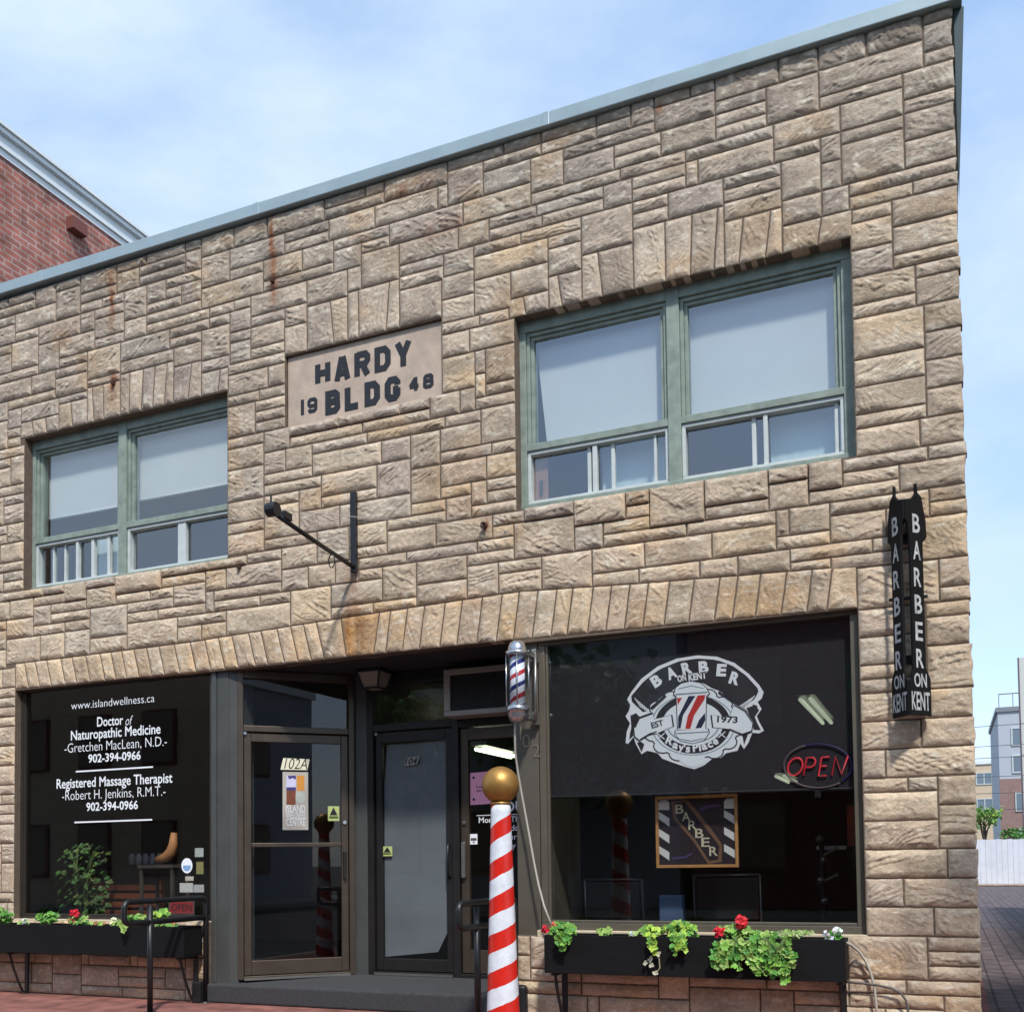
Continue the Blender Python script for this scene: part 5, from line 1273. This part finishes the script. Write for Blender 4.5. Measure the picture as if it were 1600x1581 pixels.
# chairs behind the window
def chair(x, y, rz, lab, hb=1.10, wd=.46):
    t = thing('chair', (x, y, .19), lab, 'chair', 'metal framed chairs in the barber shop'); Mx = Matrix.Translation((x, y, 0)) @ Matrix.Rotation(rz, 4, 'Z')
    h = wd/2
    for s in (-h, h): MB(Mx).tube([(s, -.2, .19), (s, -.22, .62), (s, -.26, hb)], .012, 8).build('leg', mat('chair_metal', lin(84, 88, 86), .4, .6), t, smooth=True); MB(Mx).tube([(s, .22, .19), (s, .2, .64)], .012, 8).build('leg', mat('chair_metal', lin(84, 88, 86), .4, .6), t, smooth=True)
    MB(Mx).tube([(-h, -.26, hb), (h, -.26, hb)], .011, 8).build('top_rail', mat('chair_metal', lin(84, 88, 86), .4, .6), t, smooth=True)
    MB(Mx).box(-h+.01, h-.01, -.20, .22, .62, .68).build('seat', mat('vinyl_black', lin(30, 34, 30), .5), t, bevel=.02)
    MB(Mx).box(-h+.014, h-.014, -.268, -.235, .72, hb-.02).build('backrest', mat('vinyl_black', lin(30, 34, 30), .5), t, bevel=.01)
chair(1.45, .95, .05, 'metal framed chair with black back right below the barber picture', 1.06, .50)
chair(.56, 1.0, -.1, 'metal framed chair at the left of the emblem window', 1.03, .50)
b = MB(); q0 = WY(1030, 1435, .45); q1_ = WY(1066, 1398, .45); b.box(q0[0], q1_[0], .45, .55, .19, q1_[2]); o = b.build('blue_crate', mat('crate_blue', lin(70, 90, 120), .6, var=.2, vscale=8), bevel=.01); tag(o, 'blue grey box behind the pane below the left of the barber picture', 'box'); center(o)
t = thing('hat_stand', (2.15, .9, .19), 'slim dark stand with pale knobs at the right of the emblem window', 'hat stand')
b = MB(); b.tube([(2.15, .9, .19), (2.15, .9, 1.33)], .02, 10); b.build('pole', M_dblack, t)
for i in range(4): b = MB(); b.lathe([(0, -.03), (.026, -.015), (.03, 0), (.022, .02), (0, .03)], (2.15+.012*(-1)**i, .88, .86+.155*i), n=14); b.build('knob', M_alu, t, smooth=True)
for s in (-1, 1): b = MB(); b.tube([(2.15, .9, 1.1+.1*s), (2.15+.12, .86, 1.16+.1*s)], .012, 8); b.build('peg', M_alu, t)
b = MB(); q0 = WY(1320, 1315, .9); b.box(2.33, 2.52, 1.0, 1.02, 1.27, 1.58); o = b.build('orange_poster', mat('poster_orange_red', lin(196, 96, 62), .7, var=.4, vscale=9)); tag(o, 'orange poster inside at the right edge of the emblem window', 'poster'); center(o)
b = MB(); b.box(2.10, 2.32, .985, 1.06, 1.245, 1.275); o = b.build('shelf', M_letter, bevel=.004); tag(o, 'small white shelf inside beside the orange poster', 'shelf'); center(o)
# left shop: plant, bench, jars, foot model
PXc, PYc = -5.26, .88
t = thing('potted_plant', (PXc, PYc, .19), 'leafy potted plant behind the lettered shop window', 'potted plant')
b = MB(); b.lathe([(0, 0), (.12, 0), (.15, .22), (.16, .25), (.14, .25), (.13, .21), (0, .21)], (PXc, PYc, .38), n=24); b.build('pot', mat('terracotta', lin(120, 70, 48), .8), t, smooth=True)
b = MB(); b.box(PXc-.16, PXc+.16, PYc-.16, PYc+.16, .345, .379)
b.build('stool_top', mat('stool_wood', lin(80, 58, 42), .7), t, bevel=.006)
for sx, sy in ((-1, -1), (1, -1), (1, 1), (-1, 1)): MB().tube([(PXc+.12*sx, PYc+.12*sy, .344), (PXc+.14*sx, PYc+.14*sy, .19)], .015, 6).build('stool_leg', MATS['stool_wood'], t)
it = []
for i in range(190):
    a = random.random()*6.28; r_ = random.random()**.5*.27; zz = random.uniform(.68, 1.42); r_ *= 1.15-.45*abs(zz-1.0)
    it.append(((PXc+r_*math.cos(a), PYc+r_*math.sin(a)*.8, zz), (math.cos(a)*.5+random.uniform(-.4, .4), -.6, .6), random.uniform(.022, .045), tuple(q*random.uniform(.6, 1.1) for q in random.choice([lin(66, 104, 50), lin(74, 108, 54), lin(92, 124, 60)])), 5))
fan_mesh('foliage', it, M_leaf, t); b = MB()
for i in range(7): b.tube([(PXc, PYc, .6), (PXc+random.uniform(-.12, .12), PYc-.03, .95), (PXc+random.uniform(-.22, .22), PYc-.05, 1.35)], .008, 5)
b.build('stems', mat('stem', lin(96, 120, 60), .7), t)
t = thing('bench', (-5.08, 1.3, .19), 'brown slatted wooden bench inside the left shop', 'bench')
for i in range(4): MB().box(-5.55, -4.6, 1.28, 1.31, .66+.09*i, .72+.09*i).build('slat', mat('bench_wood', lin(122, 66, 44), .6, var=.2, vscale=8), t, bevel=.006)
for x in (-5.5, -4.65): MB().box(x-.03, x+.03, 1.311, 1.36, .19, 1.04).build('leg', MATS['bench_wood'], t, bevel=.006)
MB().box(-5.55, -4.6, .95, 1.279, .56, .61).build('seat', MATS['bench_wood'], t, bevel=.01)
t = thing('counter', (-5.3, 2.4, .19), 'dark counter inside the left shop carrying pale jars', 'counter'); MB().box(-6.5, -4.6, 2.2, 2.7, .19, 1.17).build('cabinet', M_dark, t, bevel=.01); MB().box(-6.54, -4.56, 2.16, 2.74, 1.171, 1.21).build('worktop', M_dblack, t, bevel=.006)
for i in range(5):
    b = MB(); xx = -5.96+.105*i; b.lathe([(0, 0), (.036, 0), (.036, .10), (.025, .115), (.025, .13), (0, .13)], (xx, 2.3, 1.211), n=16); o = b.build('jar', M_letter, smooth=True)
    tag(o, 'white jar in a row of five on the counter inside the left shop', 'jar', 'white jars on the counter'); center(o)
b = MB(); b.tube([(-4.09, .9, 1.52), (-4.10, .9, 1.40), (-4.12, .9, 1.33), (-4.20, .9, 1.27), (-4.31, .9, 1.25)], [.03, .045, .055, .05, .03], 12); o = b.build('foot_model', mat('tan_model', lin(196, 140, 90), .6), smooth=True); tag(o, 'tan foot model standing inside near the right side of the left window', 'model'); center(o)
t = thing('side_table', (-4.2, .92, .19), 'narrow dark side table under the tan foot model', 'table')
MB().box(-4.45, -4.0, .78, 1.06, 1.165, 1.20).build('tabletop', M_dark, t, bevel=.004)
for x, y in ((-4.42, .81), (-4.03, .81), (-4.42, 1.03), (-4.03, 1.03)): MB().box(x-.015, x+.015, y-.015, y+.015, .19, 1.164).build('leg', M_dark, t, bevel=.003)

# ================================================================== NEIGHBOURS AND BACKGROUND
BRK = brick_mat('red_brick', lin(166, 102, 88), lin(142, 94, 84), lin(164, 140, 130), axis='yz', bw=.23, bh=.078, msize=.011)
BRKX = brick_mat('red_brick_front', lin(140, 66, 54), lin(118, 58, 48), lin(128, 112, 104), axis='xz', bw=.23, bh=.078, msize=.011)
CORN = mat('cornice_white', lin(218, 223, 223), .5, var=.08, vscale=2)
t = thing('brick_building', (-12, 8, 0), 'red brick building with white cornice rising behind the left end of the stone one', 'building')
MB().box(-18, -7.2, .6, 16, 0, 9.75).build('wall', [BRK], t)
c = MB()
for k_, (o_, z0_, z1_) in enumerate(((.02, 9.72, 9.80), (.05, 9.803, 9.87), (.035, 9.873, 9.96), (.09, 9.963, 10.02), (.12, 10.023, 10.065))): c.box(-18-o_, -7.2+o_, .6-o_, 16+o_, z0_, z1_)
c.build('cornice', CORN, t)
v = MB(); v.box(-7.2, -7.09, 2.43, 2.68, 9.50, 9.56); v.box(-7.199, -7.08, 2.43, 2.67, 9.40, 9.4995); v.build('vent', mat('vent_red', lin(112, 62, 54), .7), t)
# alley end: white board fence
t = thing('white_fence', (10, 38.2, 0), 'white board fence across the far end of the alley', 'fence')
fm = mat('fence_white', lin(206, 208, 214), .7, var=.08, vscale=2)
b = MB()
for i in range(60): b.box(3.4+i*.2, 3.4+i*.2+.192, 38.2, 38.22, .04, 1.84+.006*((i*7) % 5))
b.build('boards', fm, t); b = MB(); b.box(3.3, 15.4, 38.225, 38.27, .3, .4); b.box(3.3, 15.4, 38.225, 38.27, 1.4, 1.5); b.build('rail', fm, t)
for i in range(7): b = MB(); b.box(3.5+2*i, 3.6+2*i, 38.28, 38.38, 0, 1.8); b.build('post', fm, t)
o = MB().box(3.3, 16, 37.5, 38.15, -.01, .07).build('verge', mat('dry_verge', lin(150, 130, 112), .95, var=.3, vscale=3), bevel=.03); tag(o, 'dusty verge at the foot of the fence', kind='structure')
# far buildings
def facade_building(name, lab, x0, x1, y0, y1, h, m_, wins, extra=None):
    t = thing(name, ((x0+x1)/2, (y0+y1)/2, 0), lab, 'building'); MB().box(x0, x1, y0, y1, 0, h).build('wall', m_, t)
    MB().box(x0-.1, x1+.1, y0-.1, y1+.1, h, h+.25).build('parapet', CORN if not extra else extra, t)
    for xa, xb, za, zb3 in wins:
        w2 = MB(); w2.box(xa, xb, y0-.06, y0+.02, zb3-.07, zb3); w2.box(xa, xb, y0-.06, y0+.02, za, za+.07); w2.box(xa, xa+.07, y0-.06, y0+.02, za+.0705, zb3-.0705); w2.box(xb-.07, xb, y0-.06, y0+.02, za+.0705, zb3-.0705); w2.box((xa+xb)/2-.03, (xa+xb)/2+.03, y0-.05, y0+.02, za+.0705, zb3-.0705)
        o = w2.build('window', M_vinyl, t); MB().box(xa+.06, xb-.06, y0-.03, y0-.02, za+.06, zb3-.06).build('pane', mat('far_glass', lin(112, 126, 138), .15, spec=.8), o)
    return t
facade_building('tan_building', 'tan low block with small paired windows behind the fence', 2.0, 6.4, 75, 90, 7.9, mat('tan_render', lin(196, 178, 152), .9, var=.06), [(5.0, 6.1, 6.4, 7.3), (5.0, 6.1, 4.5, 5.4), (2.6, 3.6, 6.4, 7.3), (2.6, 3.6, 4.5, 5.4)])
t = facade_building('grey_building', 'pale grey and brick apartment block with roof railing at the end of the alley', 5.72, 14, 55, 66, 9.1, mat('grey_panel', lin(170, 176, 184), .8, var=.05), [(6.35, 7.35, 7.2, 8.2), (6.35, 7.35, 5.7, 6.7), (8.6, 9.8, 7.2, 8.2), (8.6, 9.8, 5.7, 6.7), (11, 12.2, 7.2, 8.2)], mat('grey_trim', lin(120, 124, 130), .6))
MB().box(5.70, 14.02, 54.93, 54.998, 0, 5.4).build('brick_base', mat('dull_brick', lin(138, 112, 106), .9, var=.15), t)
for za in (3.6, 1.6):
    for xa in (6.45, 8.6, 11.0):
        w2 = MB(); w2.box(xa, xa+.95, 54.87, 54.929, za, za+1.05); o = w2.build('window', M_vinyl, t); MB().box(xa+.07, xa+.88, 54.85, 54.869, za+.07, za+.98).build('pane', MATS['far_glass'], o)
b = MB()
for i in range(12): b.tube([(5.8+i*.7, 55.1, 9.35), (5.8+i*.7, 55.1, 10.1)], .025, 6)
b.tube([(5.8, 55.1, 10.1), (13.6, 55.1, 10.1)], .03, 6); b.build('roof_railing', M_alu, t)
b = MB(); b.box(7.0, 8.4, 57, 58.5, 9.36, 10.6); b.build('roof_unit', M_alu, t)
b = MB(); b.box(6.06, 12.0, 42, 42.6, 0, 9.75); 
t = thing('grey_house', (9, 47, 0), 'tall pale wall edge at the right border of the photo behind the fence', 'building'); b.build('wall', mat('pale_siding', lin(190, 192, 186), .8, var=.05), t)
MB().box(6.0, 6.059, 41.96, 42.06, 0, 9.75).build('corner_trim', mat('dark_trim', lin(88, 76, 86), .7), t)
# trees
def tree(x, y, z0, h, cr, n, lab, cols, trunk=True, leaf=.10, name='tree', cz=None, group=None, squash=.8):
    t = thing(name, (x, y, z0), lab, 'tree', group)
    b = MB(); hz_ = h-cr*.9 if cz is None else cz
    b.tube([(x, y, z0), (x+.03, y, z0+hz_*.5), (x-.02, y+.02, z0+hz_)], [h*.03, h*.022, h*.014], 8)
    limbs = []
    for i in range(9):
        a = i*2.4+random.random(); r_ = cr*random.uniform(.45, .85); e = (x+r_*math.cos(a), y+r_*math.sin(a), z0+hz_+random.uniform(-.2, .6)*cr)
        limbs.append(e); b.tube([(x, y, z0+hz_*random.uniform(.55, .95)), (x+r_*.5*math.cos(a), y+r_*.5*math.sin(a), z0+hz_*.95+.1*cr), e], [h*.010, h*.006, h*.003], 5)
    b.build('trunk', mat('bark', lin(92, 78, 64), .9, var=.3, vscale=6), t)
    it = []
    clumps = limbs+[(x+random.uniform(-.6, .6)*cr, y+random.uniform(-.6, .6)*cr, z0+hz_+random.uniform(-.3, .8)*cr*squash) for _ in range(12)]
    for i in range(n):
        c = random.choice(clumps); p = Vector(c)+Vector((random.gauss(0, .22), random.gauss(0, .22), random.gauss(0, .17)))*cr
        it.append((p, (random.uniform(-1, 1), random.uniform(-1, 1), random.uniform(0, 1.2)), leaf*random.uniform(.6, 1.3), tuple(q*random.uniform(.7, 1.25) for q in random.choice(cols)), 4))
    fan_mesh('crown', it, M_leaf, t); return t
tree(4.45, 40.2, 0, 3.3, .75, 420, 'small loose green tree above the white fence beside the wall corner', [G1, lin(120, 150, 80)], leaf=.075)
tree(5.5, 39.8, 0, 2.4, .55, 300, 'low bushy tree above the white fence below the brick base', [G2, lin(96, 130, 66)], leaf=.07)
# overhead lines
for i, (za, zb3) in enumerate(((6.70, 6.95), (5.85, 6.0), (5.4, 5.4), (4.6, 4.55), (3.9, 3.8), (3.1, 3.15))):
    o = MB().tube([(-6+j*3, 42.0-.3*i, za+(zb3-za)*j/6+.012*(j-3)**2) for j in range(7)], .014, 5).build('overhead_wire', mat('wire', lin(70, 72, 78), .6)); 
    tag(o, 'thin overhead wire crossing the sky behind the fence', 'wire', 'overhead wires behind the fence'); center(o)
# unseen building and street tree, both added to shade the alley paving
t = thing('alley_shade_building', (10.5, 12, 0), 'unseen brick building added beyond the alley to shade it', 'building'); MB().box(7.2, 15, 1.0, 14, 0, 7.5).build('wall', BRK, t); MB().box(7.1, 15.1, .9, 14.1, 7.5, 7.8).build('parapet', CORN, t)
tree(6.6, -1.4, 0, 6.2, 1.9, 2600, 'unseen street tree added to shade the alley mouth', [G2, G1], leaf=.13)
# the other side of the street, mirrored in the shop panes
for i, (xa, xb, h_, m_) in enumerate(((-26, -13.5, 9.0, MATS['tan_render']), (-13.2, -3.0, 7.2, MATS['grey_panel']), (-2.7, 9.0, 8.6, BRKX), (9.3, 22, 7.4, MATS['grey_panel']))):
    t = thing('shop_row_building', ((xa+xb)/2, -21, 0), ['long tan rendered building across the street', 'low grey panelled building across the street', 'tall brick building across the street', 'grey panelled building at the far right across the street'][i], 'building')
    MB().box(xa, xb, -26, -17.2, 0, h_).build('wall', m_, t); MB().box(xa, xb, -26.1, -17.0, h_, h_+.3).build('parapet', CORN, t)
    for fl_ in (0, 1):
        nx_ = int((xb-xa)/2.6)
        for j in range(nx_):
            x_ = xa+1.0+j*2.6; z_ = .9+fl_*3.4
            o = MB().box(x_, x_+1.3, -17.19, -17.12, z_, z_+1.7).build('window', BRKX, t); MB().box(x_+.08, x_+1.22, -17.11, -17.10, z_+.08, z_+1.62).build('pane', mat('shaded_glass', lin(140, 126, 110), .6, spec=.1), o)
for i, (x_, y_) in enumerate(((-11.5, -14.6), (-5.2, -14.8), (3.5, -14.6))): tree(x_, y_, 0, 6.0, 2.4, 1900, ['street tree across the road before the tan building', 'street tree across the road before the brick building', 'street tree across the road near the grey building'][i], [G2, lin(70, 110, 50)], leaf=.17)
